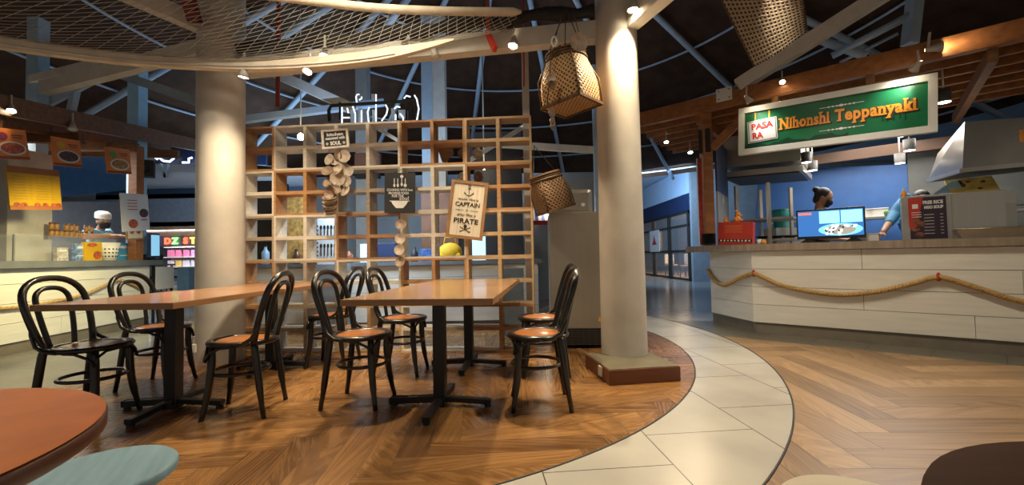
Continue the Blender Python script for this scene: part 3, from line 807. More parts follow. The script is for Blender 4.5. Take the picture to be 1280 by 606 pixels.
# ------------------------------------------------------------------ overhead beams, ring and net
def beam(name, label, p0, p1, w, h, m=m_beamw, cat='beam'):
    t = MB(); p0 = Vector(p0); p1 = Vector(p1); t.bar((0, 0, 0), p1-p0, w, h, bev=.004)
    return tag(t.build(name, m, None, loc=p0), label, cat)
beam('ceiling_beam', 'long white beam joining the two round columns above the shelf', (-2.68, 4.13, 2.86), (.80, 3.74, 2.955), .12, .17)
beam('ceiling_beam', 'white beam running from the right round column towards the viewer', (1.06, 3.56, 2.97), (1.75, 1.75, 3.0), .12, .17)
beam('ceiling_beam', 'white beam running back and left from the left round column', (-3.05, 4.2, 3.12), (-5.5, 4.95, 3.05), .1, .14)
beam('ceiling_beam', 'white beam above the left column running towards the upper left', (-2.98, 4.0, 3.25), (-4.3, 2.2, 3.45), .1, .14)
beam('slanting_beam', 'thick white slanting beam rising from the right pergola beam', cnt(922, 108, 0), at(1180, -55, 4.2), .15, .15)
# curved ring
rp = [(-.42, 3.24), (-.8, 3.40), (-1.2, 3.52), (-1.7, 3.60), (-2.2, 3.62), (-2.6, 3.58), (-3.1, 3.48), (-3.6, 3.30), (-4.1, 3.02), (-4.6, 2.6), (-5.0, 2.1)]
def smooth(pts, k=6):
    out = []
    for i in range(len(pts)-1):
        p = [Vector(pts[max(i-1, 0)]), Vector(pts[i]), Vector(pts[i+1]), Vector(pts[min(i+2, len(pts)-1)])]
        for j in range(k):
            t_ = j/k; out.append(.5*((2*p[1]) + (-p[0]+p[2])*t_ + (2*p[0]-5*p[1]+4*p[2]-p[3])*t_*t_ + (-p[0]+3*p[1]-3*p[2]+p[3])*t_**3))
    out.append(Vector(pts[-1])); return out
R1 = smooth([(x, y, 2.655) for x, y in rp])
t = thing('curved_ring_beam', 'cream curved ring beam sweeping overhead in front of the left column', 'beam', tuple(R1[0]))
b = MB(); N = len(R1)
rows = []
for i, p in enumerate(R1):
    d = (R1[min(i+1, N-1)]-R1[max(i-1, 0)]).normalized(); s_ = Vector((d.y, -d.x, 0)); kk = min(1, .15+i/10)
    rows.append([b.bm.verts.new(p-R1[0]+s_*a*.03*kk+Vector((0, 0, c*.045*kk))) for a, c in ((-1, -1), (1, -1), (1, 1), (-1, 1))])
for i in range(N-1):
    for k in range(4): b.bm.faces.new((rows[i][k], rows[i][(k+1) % 4], rows[i+1][(k+1) % 4], rows[i+1][k]))
b.bm.faces.new(rows[0]); b.bm.faces.new(rows[-1]); b.build('ring', m_ringp, t)
b = MB(); b.tube([p-R1[0]+Vector((0, -.035, -.02)) for p in R1[8:]], .008, 6); b.build('ring_edge', m_beamw, t)
R2 = smooth([at(652, 15, 3.54), at(560, 14, 3.50), at(470, 10, 3.42), at(390, 1, 3.33), at(320, -8, 3.2), at(230, -22, 3.0), at(120, -45, 2.75)])
b = MB(); b.tube([p-R2[0] for p in R2], [.012]+[.035]*(len(R2)-1), 10)
tag(b.build('upper_pipe', m_ringp, None, loc=R2[0]), 'thinner cream curved pipe overhead at the top edge holding the net', 'pipe')
# net between the two
def resample(P, n):
    L = [0]
    for i in range(1, len(P)): L.append(L[-1]+(P[i]-P[i-1]).length)
    out = []
    for k in range(n):
        s_ = L[-1]*k/(n-1); i = max(j for j in range(len(L)) if L[j] <= s_+1e-9); i = min(i, len(P)-2)
        out.append(P[i].lerp(P[i+1], (s_-L[i])/max(1e-9, L[i+1]-L[i])))
    return out
na = resample(smooth([at(600, 34, 3.50)]+[tuple(p+Vector((0, -.0, .03))) for p in R1[4::6]]), 90); nb = resample(R2, 90)
b = MB(); NV = 16; G = []
for i in range(90):
    G.append([na[i].lerp(nb[i], j/NV)+Vector((0, 0, -.10*math.sin(PI*j/NV))) for j in range(NV+1)])
o0 = G[0][0].copy()
for i in range(89):
    for j in range(NV):
        if (i+j) % 2 == 0: a, c = G[i][j], G[i+1][j+1]
        else: a, c = G[i][j+1], G[i+1][j]
        b.tube([a-o0, c-o0], .0022, 3, cap=False)
tag(b.build('overhead_net', m_net, None, loc=o0), 'sagging white netting stretched overhead between ring beam and upper pipe', 'net')
# bundled dark net on the white beam
b = MB(); pts = [Vector((-2.6, 4.02, 3.0)).lerp(Vector((.75, 3.62, 3.09)), k/24)+Vector((0, 0, .02*math.sin(k*1.3))) for k in range(25)]
b.tube([p-pts[0] for p in pts], [.055+.012*math.sin(k*2.1) for k in range(25)], 8)
tag(b.build('bundled_net', mat('dark_netting', (.018, .018, .018), .8, var=.6, scale=40), None, loc=pts[0]), 'dark bundled netting lying along the white beam between the columns', 'net')
# blue steel posts and trusses behind
def post(label, px, Y, w, d=None, m=m_steelblue, z1=None, name='steel_post'):
    p = at(px, 320, Y); z1 = z1 or AP[2]-SL*math.hypot(p.x-AP[0], p.y-AP[1])-.16
    b = MB(); b.box((0, 0, z1/2), (w, d or w, z1)); return tag(b.build(name, m, None, loc=(p.x, p.y, 0)), label, 'post')
post('blue steel post behind the shelf, left half of the paired posts', 537, 8.0, .20)
post('cream steel post behind the shelf, right half of the paired posts', 551.5, 8.05, .25, m=m_beamw)
post('slim grey post behind the shelf, left of the paired posts', 455, 8.2, .22, m=mat('post_grey', (.36, .38, .38), .5))
post('bright blue post above the left pergola, nearest to the column', 170, 6.9, .18, m=mat('post_lightblue', (.36, .60, .78), .5))
post('pale blue post above the left pergola at the far left', 43, 5.6, .15, m=mat('post_paleblue', (.36, .52, .65), .5))
post('slim white post standing behind the right top corner of the shelf', 661, 4.62, .075, m=m_beamw, z1=3.3)
post('slim pale blue post behind the right column', 749, 6.5, .09, m=m_steelblue, z1=3.9)
def tube_thing(name, label, cat, pts, r, m, n=8):
    pts = [Vector(p) for p in pts]; b = MB(); b.tube([p-pts[0] for p in pts], r, n); return tag(b.build(name, m, None, loc=pts[0]), label, cat)
beam('truss_beam', 'pale blue beam sloping down to the right above the left pergola', at(118, 82, 6.3), at(262, 132, 5.6), .07, .12, m_steelblue)
beam('truss_beam', 'pale blue strut sloping down to the left above the left pergola', at(138, 88, 6.0), at(52, 132, 5.7), .07, .10, m_steelblue)
beam('truss_beam', 'short pale strut hanging below the left sloping strut', at(95, 112, 5.85), at(89, 139, 5.85), .06, .08, m_steelblue)
beam('truss_beam', 'white beam in the left roof, sloping up to the right from the pale blue post', at(40, 100, 5.55), at(120, 80, 5.3), .08, .10)
beam('truss_beam', 'long white tie beam sloping down to the right behind the shelf top', at(345, 92, 5.8), at(442, 136, 5.6), .08, .13)
beam('truss_beam', 'white horizontal tie beam between shelf and right column', at(590, 178, 6.6), at(750, 188, 6.5), .08, .10)
beam('truss_beam', 'thin diagonal white strut seen through the upper shelf boxes', at(575, 208, 6.2), at(655, 158, 6.6), .05, .07)
beam('truss_beam', 'diagonal white strut seen through the whitewashed upper boxes', at(468, 158, 6.2), at(505, 180, 6.2), .05, .05)
beam('truss_beam', 'grey ceiling rail behind the upper left shelf', at(300, 150, 6.4), at(480, 128, 7.0), .12, .10, m_lbluewall)
tube_thing('roof_strut', 'blue steel strut near the roof, left of the paired posts', 'strut', [at(350, 48, 6.5), at(432, -5, 6.0)], .05, m_steelblue)
tube_thing('roof_strut', 'blue steel strut near the roof, crossing the paired posts', 'strut', [at(478, 40, 6.5), at(512, -5, 6.0)], .05, m_steelblue)
tube_thing('roof_strut', 'slanting grey strut beside the fish trap', 'strut', [at(1004, 42, 6.0), at(1082, 70, 5.6)], .06, m_steelblue)
tube_thing('roof_strut', 'long blue strut above the right pergola beam', 'strut', [at(1040, 70, 5.8), at(1140, 18, 5.2)], .05, m_steelblue)
tube_thing('roof_strut', 'thin blue rod above the right pergola beam', 'strut', [at(1050, 78, 5.8), at(1122, 42, 5.5)], .022, m_steelblue)
beam('steel_post', 'blue steel hanger above the right pergola beam', at(1137, 56, 5.2), at(1146, -20, 5.2), .12, .14, m_steelblue, 'post')
# red sprinkler pipes
tube_thing('sprinkler_pipe', 'red vertical pipe hanging behind the ring beam left of the shelf', 'pipe', [at(347, 134, 5.0), at(349, -60, 5.0)], .026, m_redpipe)
tube_thing('sprinkler_pipe', 'thin red rod beside the slim white post at the shelf corner', 'pipe', [at(655, 108, 4.5), at(653, -75, 4.5)], .010, m_redpipe)
tube_thing('sprinkler_pipe', 'red pipe behind the net beside the left column', 'pipe', [at(266, 27, 4.3), at(318, 60, 4.6)], .03, m_redpipe)
beam('red_bracket', 'red steel bracket hanging under the white beam', at(609, -8, 3.62), at(610, 40, 3.62), .035, .06, m_redpipe, 'bracket')
beam('red_bracket', 'short red steel strip slanting below the white beam', at(609, 40, 3.60), at(619, 62, 3.45), .035, .05, m_red, 'bracket')
beam('red_bracket', 'dark red pointed hanger at the top of the left column', at(232, -14, 3.7), at(244, 28, 3.85), .10, .07, mat('dark_red', (.13, .015, .015), .6), 'bracket')

# ------------------------------------------------------------------ RIGHT STALL
def cp(t, off, z): q = C0 + CD*t + CN*off; return Vector((q.x, q.y, z))
crz = math.atan2(CD.y, CD.x)
E0 = Vector((2.77, 5.96, 0))
sc_ = thing('service_counter', 'white planked food stall counter with wooden worktop on the right', 'counter', tuple(C0))
def planks(p0, p1, zs, splits, thick=.02):
    b = MB(); p0 = Vector(p0); p1 = Vector(p1); d = p1-p0; L = d.length; d.normalize(); rz = math.atan2(d.y, d.x)
    for i in range(len(zs)-1):
        xs = [0]+[s for s in splits[i] if s < L]+[L]
        for k in range(len(xs)-1):
            c = p0+d*((xs[k]+xs[k+1])/2); b.box((c.x, c.y, (zs[i]+zs[i+1])/2), (xs[k+1]-xs[k]-.004, thick, zs[i+1]-zs[i]-.005), rz=rz)
    return b
zs = [.13, .34, .55, .76, .97]
o = cp(0, .01, 0)-C0
planks(o, o+CD*4, zs, [[1.8, 3.2], [1.02, 2.9], [2.1], [1.02, 2.6]]).build('front_panel', m_panel, sc_)
d = (E0-C0).normalized(); planks(Vector((0, 0, 0))+Vector((.012, .0, 0)), E0-C0+Vector((.012, 0, 0)), zs, [[], [], [], []]).build('end_panel', m_panel, sc_)
b = MB(); mid_ = CD*2+CN*.30; b.box((mid_.x, mid_.y, .54), (3.95, .5, .84), rz=crz); b.build('carcass', m_ink, sc_)
b = MB(); q = CD*2+CN*.03; b.box((q.x, q.y, .064), (4.0, .02, .128), rz=crz)
q = (E0-C0)/2; b.box((q.x+.03, q.y, .064), ((E0-C0).length, .02, .128), rz=math.atan2(d.y, d.x)); b.build('kick_plate', m_kick, sc_)
b = MB()
poly = [CD*4-CN*.05, -CN*.05-CD*.02, Vector((2.44, 5.88, 0))-C0, Vector((2.50, 6.12, 0))-C0, E0-C0+Vector((.35, .12, 0)), CN*.62+CD*.55, CN*.62+CD*4]
b.prism([(p.x, p.y) for p in poly], .972, 1.053, bev=.004); b.build('worktop', m_wtop, sc_)
# rope
rpts = [(887, 337), (892, 345), (899, 352), (908, 356), (917, 354), (928, 348), (941, 342), (955, 347), (972, 355), (995, 361), (1020, 365.5), (1045, 368), (1070, 367.5), (1095, 364.5), (1120, 359.5), (1145, 353), (1160, 348.5), (1173, 346.5), (1188, 349), (1210, 356), (1235, 364), (1262, 373), (1290, 379), (1330, 385)]
RP = []
for i, (x, y) in enumerate(rpts):
    if x < 940:
        k = (x-887)/(941-887); q = E0.lerp(C0, k)+Vector((-.035, -.01, 0)); z = at(x, y, q.y).z; RP.append(Vector((q.x, q.y, z)))
    else: RP.append(cnt(x, y, -.034))
RP = smooth(RP, 14)
t = thing('thick_rope', 'thick twisted brown rope swagged along the front of the right counter', 'rope', tuple(RP[0]))
for s_ in range(3):
    P = []
    for i, p in enumerate(RP):
        tn = (RP[min(i+1, len(RP)-1)]-RP[max(i-1, 0)]).normalized(); u = tn.cross(Vector((0, 0, 1))).normalized(); v = u.cross(tn)
        a = i*.85+2*PI*s_/3; P.append(p-RP[0]+(u*math.cos(a)+v*math.sin(a))*.0125)
    b = MB(); b.tube(P, .0145, 6); b.build('strand', m_rope, t)
for (x, y) in ((942, 342), (1173, 346.5)):
    p = cnt(x, y, -.035)-RP[0]; b = MB()
    b.tube([p+CN*.0+Vector((0, 0, .03*math.cos(2*PI*k/14)))+CN*.03*math.sin(2*PI*k/14)+CD*.01*math.sin(4*PI*k/14) for k in range(14)], .008, 6, closed=True); b.ball(p+Vector((0, 0, .035)), .012, 8)
    b.build('knot', m_red, t)
# pergola
pg = thing('pergola', 'orange-brown timber pergola over the right food stall', 'pergola', tuple(C0))
def pbar(a, c, w, h, m=m_perg, name='beam', bev=.006):
    b = MB(); b.bar(Vector(a)-C0, Vector(c)-C0, w, h, bev=bev); return b.build(name, m, pg)
zb = 2.86
pbar(cp(-1.75, 0, zb), cp(4.0, 0, zb), .09, .19, name='front_beam')
for i in range(6):
    off = .32+.33*i
    pbar(cp(-1.50-.02*i, off, zb-.02), cp(4.2, off, zb-.02), .05, .15, name='joist')
for k in range(6):
    tt = -.55+.85*k
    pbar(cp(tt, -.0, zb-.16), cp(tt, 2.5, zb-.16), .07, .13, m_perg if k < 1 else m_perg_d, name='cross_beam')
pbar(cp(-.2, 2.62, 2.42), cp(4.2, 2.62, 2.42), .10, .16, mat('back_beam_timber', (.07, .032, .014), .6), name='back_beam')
ptp = cnt(884.5, 250, .06); tp_ = (ptp-C0).dot(CD)
pbar(cp(tp_, .06, 1.053), cp(tp_, .06, zb-.1), .12, .12, name='post')
b = MB(); q = cp(tp_, .06, 2.40)-C0; b.box(tuple(q), (.135, .135, .30), rz=crz); b.build('post_cap', m_ink, pg)
pbar(cp(tp_+.07, .06, 2.30), cp(tp_+.5, .06, 2.66), .06, .10, name='brace')
q = cnt(905, 118, -.06)
b = MB(); b.box(tuple(q-C0), (.18, .012, .16), rz=crz); pgp = b.build('fixing_plate', m_white, pg)
b = MB()
for sx in (-1, 1):
    for sz in (-1, 1): b.cyl(q-C0+CD*.06*sx+Vector((0, 0, .05*sz))-CN*.006, q-C0+CD*.06*sx+Vector((0, 0, .05*sz))-CN*.012, .008, 8)
b.build('bolts', m_grille, pgp)
q = cnt(853, 141, .30); tag(MB().cyl((0, 0, 0), (0, 0, .07), .035, 16).build('speaker_puck', m_white, None, loc=q), 'small round white fitting on the left end of the right pergola', 'fitting')
# big sign
m_, w, h = frame(cnt(924, 137, -.10), cnt(1172, 91.5, -.10), cnt(928, 194, -.10))
sg = thing('stall_sign', 'long green framed signboard reading Nihonshi Teppanyaki above the right counter', 'sign', M=m_)
b = MB(); ring_frame(b, w, h, .065, .07); b.build('frame', m_white, sg)
b = MB(); b.box((0, .008, 0), (w-.12, .03, h-.12)); b.build('sign_face', m_green, sg)
b = MB(); y = -.009
pts = [(-w/2+.065, -h/2+.065)]; 
for k in range(21):
    x = -w/2+.065+(w-.13)*k/20*.62; pts.append((x, -h/2+.065+.045+.018*math.sin(k*.9)+.012*math.sin(k*2.3)))
pts.append((-w/2+.065+(w-.13)*.62, -h/2+.065)); b.prism(pts[::-1], 0, .001, mat=Matrix.Translation((0, y, 0)) @ R90)
for (x, hh) in ((.70, .08), (.76, .10), (.83, .09), (.90, .06), (.96, .11)):
    b.box((x*w/2.6, y, -.07), (.012, .002, hh)); b.box((x*w/2.6+.02, y, -.05), (.03, .002, .02))
b.build('landscape_mark', m_greendark, sg)
def slab(s, fit, x, z, dark):
    b = MB()
    me = text_mesh(s, .17, 0, .001, 'CENTER', 1.08); xs = [v.co.x for v in me.vertices]; k_ = fit/(max(xs)-min(xs)); seen = set()
    keys = []
    for e in me.edges:
        p, q = me.vertices[e.vertices[0]].co, me.vertices[e.vertices[1]].co
        if abs(p.y-q.y) < 1e-5 and .008 < abs(p.x-q.x) < .026: keys.append((round((p.x+q.x)/2, 3), round(p.y, 3)))
    for e in me.edges:
        p, q = me.vertices[e.vertices[0]].co, me.vertices[e.vertices[1]].co; L_ = abs(p.x-q.x)
        if abs(p.y-q.y) < 1e-5 and .008 < L_ < .026:
            key = (round((p.x+q.x)/2, 3), round(p.y, 3))
            if key in seen or any(abs(v[0]-key[0]) < .004 and 0 < abs(v[1]-key[1]) < .032 for v in keys): continue
            seen.add(key); o_ = (.008, -.008) if dark else (0, 0); g = .004 if dark else 0
            b.box((x+o_[0]+key[0]*k_, -.010 if dark else -.0142, z+o_[1]+p.y), (L_*k_+.026+2*g, .003, .014+2*g))
    bpy.data.meshes.remove(me)
    put_text(b, s, .17, x+(.008 if dark else 0), z-(.008 if dark else 0), y=-.010 if dark else -.014, bold=.011 if dark else .006, ext=.0015, fit=fit, spacing=1.08)
    return b
for wd, fit, x in (('Nihonshi', w*.265, -.118*w), ('Teppanyaki', w*.37, .23*w)):
    slab(wd, fit*1.015, x, .015, True).build('letter_shadow', mat('letter_brown', (.05, .015, .005), .5), sg)
    slab(wd, fit, x, .015, False).build('lettering', m_signorange, sg)
for z in (.125, -.12):
    b = MB(); b.box((.075*w, -.010, z), (w*.22, .002, .005))
    for k in range(-3, 4): disc(b, .075*w+k*.035, z, .011 if k else .022, .008 if k else .013, -.009)
    b.build('flourish', m_chalk, sg)
pm = Matrix.Translation((-w*.355, -.012, -.015)) @ Matrix.Rotation(-.06, 4, 'Y')
b = MB(); b.box((0, 0, 0), (.30, .004, .255), mat=pm); plc = b.build('placard', m_paper, sg)
b = MB()
for sx in (-1, 1): b.box((sx*.137, -.003, 0), (.005, .003, .235), mat=pm)
for sz in (-1, 1): b.box((0, -.003, sz*.115), (.28, .003, .005), mat=pm)
b.build('placard_border', m_ink, plc)
b = MB(); put_text(b, 'PASA', .10, 0, .052, y=-.005, bold=.004, fit=.22); put_text(b, 'RA', .10, -.05, -.055, y=-.005, bold=.004, fit=.11)
bmesh.ops.transform(b.bm, matrix=pm, verts=b.bm.verts[:]); b.build('placard_lettering', m_redtext, plc)
b = MB()
for sx in (-1, 1): b.box((-w*.355+sx*.07, -.011, .165), (.014, .003, .10))
b.build('straps', m_yellow, sg)

# things on the counter
zt = 1.053
p = cnt(886, 304, -.0); p.z = zt
t = thing('black_bowl_stack', 'stack of black bowls beside the timber post on the right counter', 'bowls', tuple(p))
for k in range(9):
    b = MB(); b.lathe([(.05, 0), (.085, .016), (.088, .018), (.084, .02), (.05, .006), (0, .006)], 20, c=(0, 0, k*.0165)); b.build('bowl', m_black, t)
m_, w, h = frame(cnt(898, 276, .12), cnt(941, 275, .12), cnt(898, 304, .12)); m_.translation.z = zt+h/2
t = thing('red_display_box', 'bright red display box with a black patterned stripe on the right counter', 'box', M=m_)
b = MB(); b.box((0, .07, 0), (w, .14, h), bev=.004); b.build('body', m_red, t)
b = MB(); b.box((0, -.001, -h/2+.055), (w-.01, .003, .035)); st = b.build('stripe', m_ink, t)
b = MB()
for k in range(9): disc(b, -w/2+.035+k*(w-.07)/8, -h/2+.055, .014 if k % 2 else .010, .011, -.0025, rot=k)
b.build('stripe_pattern', m_cream, st)
b = MB()
for k in range(5): b.box((-.02, -.001, h/2-.045-.02*k), (w*.55-.03*(k % 2), .002, .004))
b.build('print_lines', m_signorange, t)
mb_ = m_ @ Matrix.Translation((0, .07, h/2))
for i, (dx, s_, lab) in enumerate(((-.13, .75, 'small orange lucky cat figurine standing on the left of the red display box'), (.01, 1.35, 'taller orange dragon-like figurine standing in the middle of the red display box'))):
    q = mb_ @ Vector((dx, 0, 0)); t = thing('orange_figurine', lab, 'figurine', tuple(q))
    b = MB(); b.ball((0, 0, .03*s_), (.028*s_, .022*s_, .032*s_)); b.ball((.006*s_, -.004, .078*s_), (.02*s_, .018*s_, .02*s_)); b.ball((-.008*s_, -.004, .108*s_), (.013*s_, .012*s_, .012*s_)); b.ball((.03*s_, 0, .022*s_), (.018*s_, .016*s_, .014*s_)); b.tube([(.02*s_, 0, .05*s_), (.04*s_, -.01, .07*s_)], .007*s_, 6); b.tube([(-.02*s_, 0, .05*s_), (-.035*s_, -.01, .035*s_)], .007*s_, 6)
    b.build('body', m_signorange, t)
for i, (px, m__, lab) in enumerate(((949, m_paper, 'small white cup right of the red display box'), (955, m_signorange, 'small orange jar next to the white cup'))):
    q = cnt(px, 303, .16+.0*i); q.z = zt; b = MB(); b.lathe([(0, 0), (.022, 0), (.028, .06), (.024, .06), (.02, .006), (0, .006)] if i == 0 else [(0, 0), (.024, 0), (.026, .03), (.018, .045), (.018, .055), (0, .055)], 20)
    tag(b.build('cup' if i == 0 else 'jar', m__, None, loc=q), lab, 'cup' if i == 0 else 'jar')
# television
m_, w, h = frame(cnt(995, 265, .26), cnt(1081, 259, .26), cnt(997, 301, .26)); m_.translation.z = zt+.045+h/2
tv = thing('television', 'flat television showing a food picture on the right counter', 'television', M=m_)
b = MB(); b.box((0, .02, 0), (w, .045, h), bev=.004); b.build('housing', mat('tv_black', (.01, .012, .02), .2), tv)
b = MB(); b.box((0, -.0035, .006), (w-.03, .002, h-.05)); scn = b.build('screen', emit('screen_blue', (.03, .13, .38), 1.0), tv)
b = MB(); b.box((.0, -.0055, h*.21), (w*.295, .002, h*.40)); b.box((.315*w, -.0055, h*.21), (w*.295, .002, h*.40))
b.build('screen_panels', emit('screen_cyan', (.28, .85, .88), 1.1), scn)
b = MB(); disc(b, .15*w, -h*.21, w*.315, h*.20, -.0045, 40); b.build('screen_plate', emit('screen_platecyan', (.2, .62, .85), 1.0), scn)
b = MB(); disc(b, .15*w, -h*.21, w*.22, h*.165, -.006, 30); b.build('screen_food', emit('screen_food', (.33, .30, .25), .9), scn)
b = MB(); rnd = random.Random(4)
for k in range(16): disc(b, .15*w+rnd.uniform(-.15, .15), -h*.21+rnd.uniform(-.05, .05), rnd.uniform(.012, .03), rnd.uniform(.008, .018), -.0072-.0002*k, 8, t=.0004, rot=rnd.random()*3)
b.build('screen_food_white', emit('screen_white', (.75, .75, .78), 1.0), scn)
b = MB(); rnd = random.Random(9)
for k in range(9): disc(b, .15*w+rnd.uniform(-.14, .14), -h*.21+rnd.uniform(-.045, .045), rnd.uniform(.008, .018), rnd.uniform(.006, .013), -.0115, 7, t=.0004, rot=rnd.random()*3)
b.build('screen_food_dark', emit('screen_dark', (.02, .03, .05), .5), scn)
b = MB(); b.box((-w*.36, -.0055, h*.36), (w*.2, .002, h*.08)); b.build('screen_banner', emit('screen_red', (.7, .2, .15), .8), scn)
for sx in (-1, 1):
    b = MB(); b.prism([(sx*w*.33-.09, 0), (sx*w*.33+.09, 0), (sx*w*.33+.02, .05), (sx*w*.33-.02, .05)], -.01, .01, mat=Matrix.Translation((0, .02, -h/2-.045)) @ R90); b.build('foot', m_ink, tv)
# steel case with menu board
A0, A1, A2 = cnt(1126, 246, .30), cnt(1188, 241, .30), cnt(1126, 300, .30)
m_, w, h = frame(A0, A1, A2); m_.translation.z = zt+h/2
dp = .62
t = thing('steel_cabinet', 'steel guard cabinet with a menu board on its front, on the right counter', 'cabinet', M=m_)
b = MB(); b.box((w*.55, dp/2+.02, 0), (w*2.1, .02, h)); b.box((-w/2+.02, dp/4, 0), (.04, dp/2, h)); b.box((w*1.45, dp/4, 0), (.2, .02, h))
b.box((w*.98, .0, 0), (w*.98, .03, h-.004), bev=.004); b.build('casing', m_steel, t)
b = MB(); b.box((0, -.01, 0), (w, .04, h), bev=.003); mbd = b.build('menu_frame', m_silver, t)
b = MB(); b.box((.01, -.033, -.005), (w*.74, .004, h*.93)); b.build('menu_sheet', mat('menu_dark', (.035, .018, .035), .4), mbd)
b = MB(); b.prism([(-w*.36, h*.45), (-w*.36, -h*.2), (-w*.22, -h*.28), (-w*.05, h*.45)], 0, .001, mat=Matrix.Translation((0, -.0352, 0)) @ R90); b.build('menu_red_area', m_red, mbd)
b = MB(); put_text(b, 'FREE RICE', .045, w*.14, h*.33, y=-.037, bold=.002, fit=w*.40); put_text(b, 'MISO SOUP', .04, w*.15, h*.22, y=-.037, bold=.002, fit=w*.38)
b.build('menu_title', m_chalk, mbd); b = MB()
b.box((-w*.22, -.037, h*.26), (w*.12, .002, h*.10))
for k in range(3): b.box((-w*.2, -.037, h*(.12-.05*k)), (w*.2, .001, .006))
for k in range(7): b.box((w*.05, -.0368, h*(.06-.07*k)), (w*.2, .001, .004)); b.box((w*.30, -.0368, h*(.06-.07*k)), (w*.06, .001, .004))
b.build('menu_print', m_chalk, mbd)
b = MB()
for k, (x, z) in enumerate(((-.2, -.06), (-.12, -.14), (-.24, -.25), (-.15, -.38))): disc(b, w*x, h*z, w*.10, h*.055, -.0372, 14)
b.build('menu_dishes', m_food, mbd)
q = m_ @ Vector((w*1.0, dp*.45, h/2))
t = thing('yellow_carton', 'yellow patterned carton with a slanted front on top of the steel cabinet', 'carton', tuple(q), crz)
b = MB(); b.hull([(-.15, -.05, 0), (.19, -.05, 0), (.19, .12, 0), (-.15, .12, 0)], [(-.19, .03, .17), (.14, .03, .17), (.14, .10, .17), (-.19, .10, .17)]); b.build('body', mat('carton_yellow', (.62, .46, .12), .5, var=.4, scale=9), t)
b = MB()
for (x, z) in ((-.04, .10), (.06, .05), (.0, .13), (.10, .12)): b.ball((x-z*.2, -.05+z*.45, z), (.018, .006, .014))
b.build('print_spots', m_food, t)
q = m_ @ Vector((w*.55, dp*.5, h/2))
t = thing('blue_folder', 'pale blue slanted folder with black side beside the yellow carton', 'folder', tuple(q), crz)
b = MB(); b.hull([(-.16, -.06, 0), (.12, -.06, 0), (.12, .06, 0), (-.16, .06, 0)], [(.02, -.03, .15), (.06, -.03, .15), (.06, .04, .15), (.02, .04, .15)]); b.build('body', mat('folder_blue', (.30, .48, .62), .4), t)
b = MB(); b.hull([(.125, -.06, 0), (.155, -.06, 0), (.155, .06, 0), (.125, .06, 0)], [(.065, -.03, .15), (.085, -.03, .15), (.085, .04, .15), (.065, .04, .15)]); b.build('spine', m_ink, t)
q = m_ @ Vector((-w*.42, .12, h/2))
t = thing('sauce_bottle', 'orange sauce bottle with pale cap on the left top of the steel cabinet', 'bottle', tuple(q))
b = MB(); b.lathe([(0, 0), (.026, 0), (.028, .045), (.014, .065), (.012, .075), (0, .075)], 18); b.build('body', m_signorange, t)
b = MB(); b.lathe([(.013, .072), (.012, .09), (.004, .105), (0, .105)], 14); b.build('cap', m_cream, t)
p = cnt(1240, 296, .14); p.z = zt
t = thing('steel_tray', 'shallow rectangular steel tray at the right end of the counter', 'tray', tuple(p), crz)
b = MB()
lo = [(-.20, -.10), (.20, -.10), (.20, .10), (-.20, .10)]; hi = [(-.24, -.13), (.24, -.13), (.24, .13), (-.24, .13)]
vl = [b.bm.verts.new((x, y, .002)) for x, y in lo]; vh = [b.bm.verts.new((x, y, .085)) for x, y in hi]; vi = [b.bm.verts.new((x*.95, y*.95, .085)) for x, y in hi]; vk = [b.bm.verts.new((x*.95, y*.95, .008)) for x, y in lo]
b.bm.faces.new(vl[::-1]); b.bm.faces.new(vk)
for i in range(4):
    j = (i+1) % 4
    for A_, B_ in ((vl, vh), (vh, vi), (vi, vk)): b.bm.faces.new((A_[i], A_[j], B_[j], B_[i]))
b.build('pan', m_steel, t)
b = MB(); b.tube([(x, y, .086) for x, y in hi], .006, 6, closed=True); b.build('rolled_rim', m_steel, t)
# hoods
a0, a1 = cnt(905, 222, .95), cnt(1001, 208, .95)
m_, w, h = frame(cnt(905, 172, .95), cnt(1001, 158, .95), a0)
t = thing('extractor_hood', 'steel extractor hood at the left of the right stall, under the sign', 'hood', M=m_)
b = MB(); b.box((0, .45, .07), (w, .9, h-.14)); b.build('canopy', m_steel, t)
b = MB(); b.hull([(-w/2-.03, -.03, -h/2), (w/2+.03, -.03, -h/2), (w/2+.03, .95, -h/2), (-w/2-.03, .95, -h/2)], [(-w/2-.03, -.03, -h/2+.075), (w/2+.03, -.03, -h/2+.075), (w/2+.03, .95, -h/2+.075), (-w/2-.03, .95, -h/2+.075)]); b.build('drip_edge', m_steel, t)
b = MB(); b.box((0, .46, -h/2-.006), (w*.96, .9, .02)); b.build('filter', m_grille, t)
t = thing('steel_rack', 'open steel frame rack under the left extractor hood', 'rack', tuple(cnt(925, 300, .95).xy)+(0,))
base = Vector((t.location.x, t.location.y, 0))
for px, off in ((922, .9), (962, .9), (952, 1.6), (990, 1.7)):
    q = cnt(px, 290, off)-base; b = MB(); b.box((q.x, q.y, .95), (.04, .04, 1.9)); b.build('upright', m_steel, t)
for z in (1.12, 1.42):
    q = cnt(955, 290, 1.3)-base; b = MB(); b.box((q.x, q.y, z), (.8, .6, .025), rz=crz); b.build('rack_shelf', m_steel, t)
q = cnt(990, 285, 1.4); q.z = 1.155; rk = random.Random(2)
t = thing('dark_pan_pile', 'dark pile of pans on the steel rack behind the television', 'pans', tuple(q-CD*.15), crz)
for k in range(4):
    b = MB(); b.lathe([(.06, 0), (.11, .03), (.112, .034), (.10, .032), (.055, .006), (0, .006)], 20, c=(-.2+.16*k, .0, 0)); b.build('pan', m_grille, t)
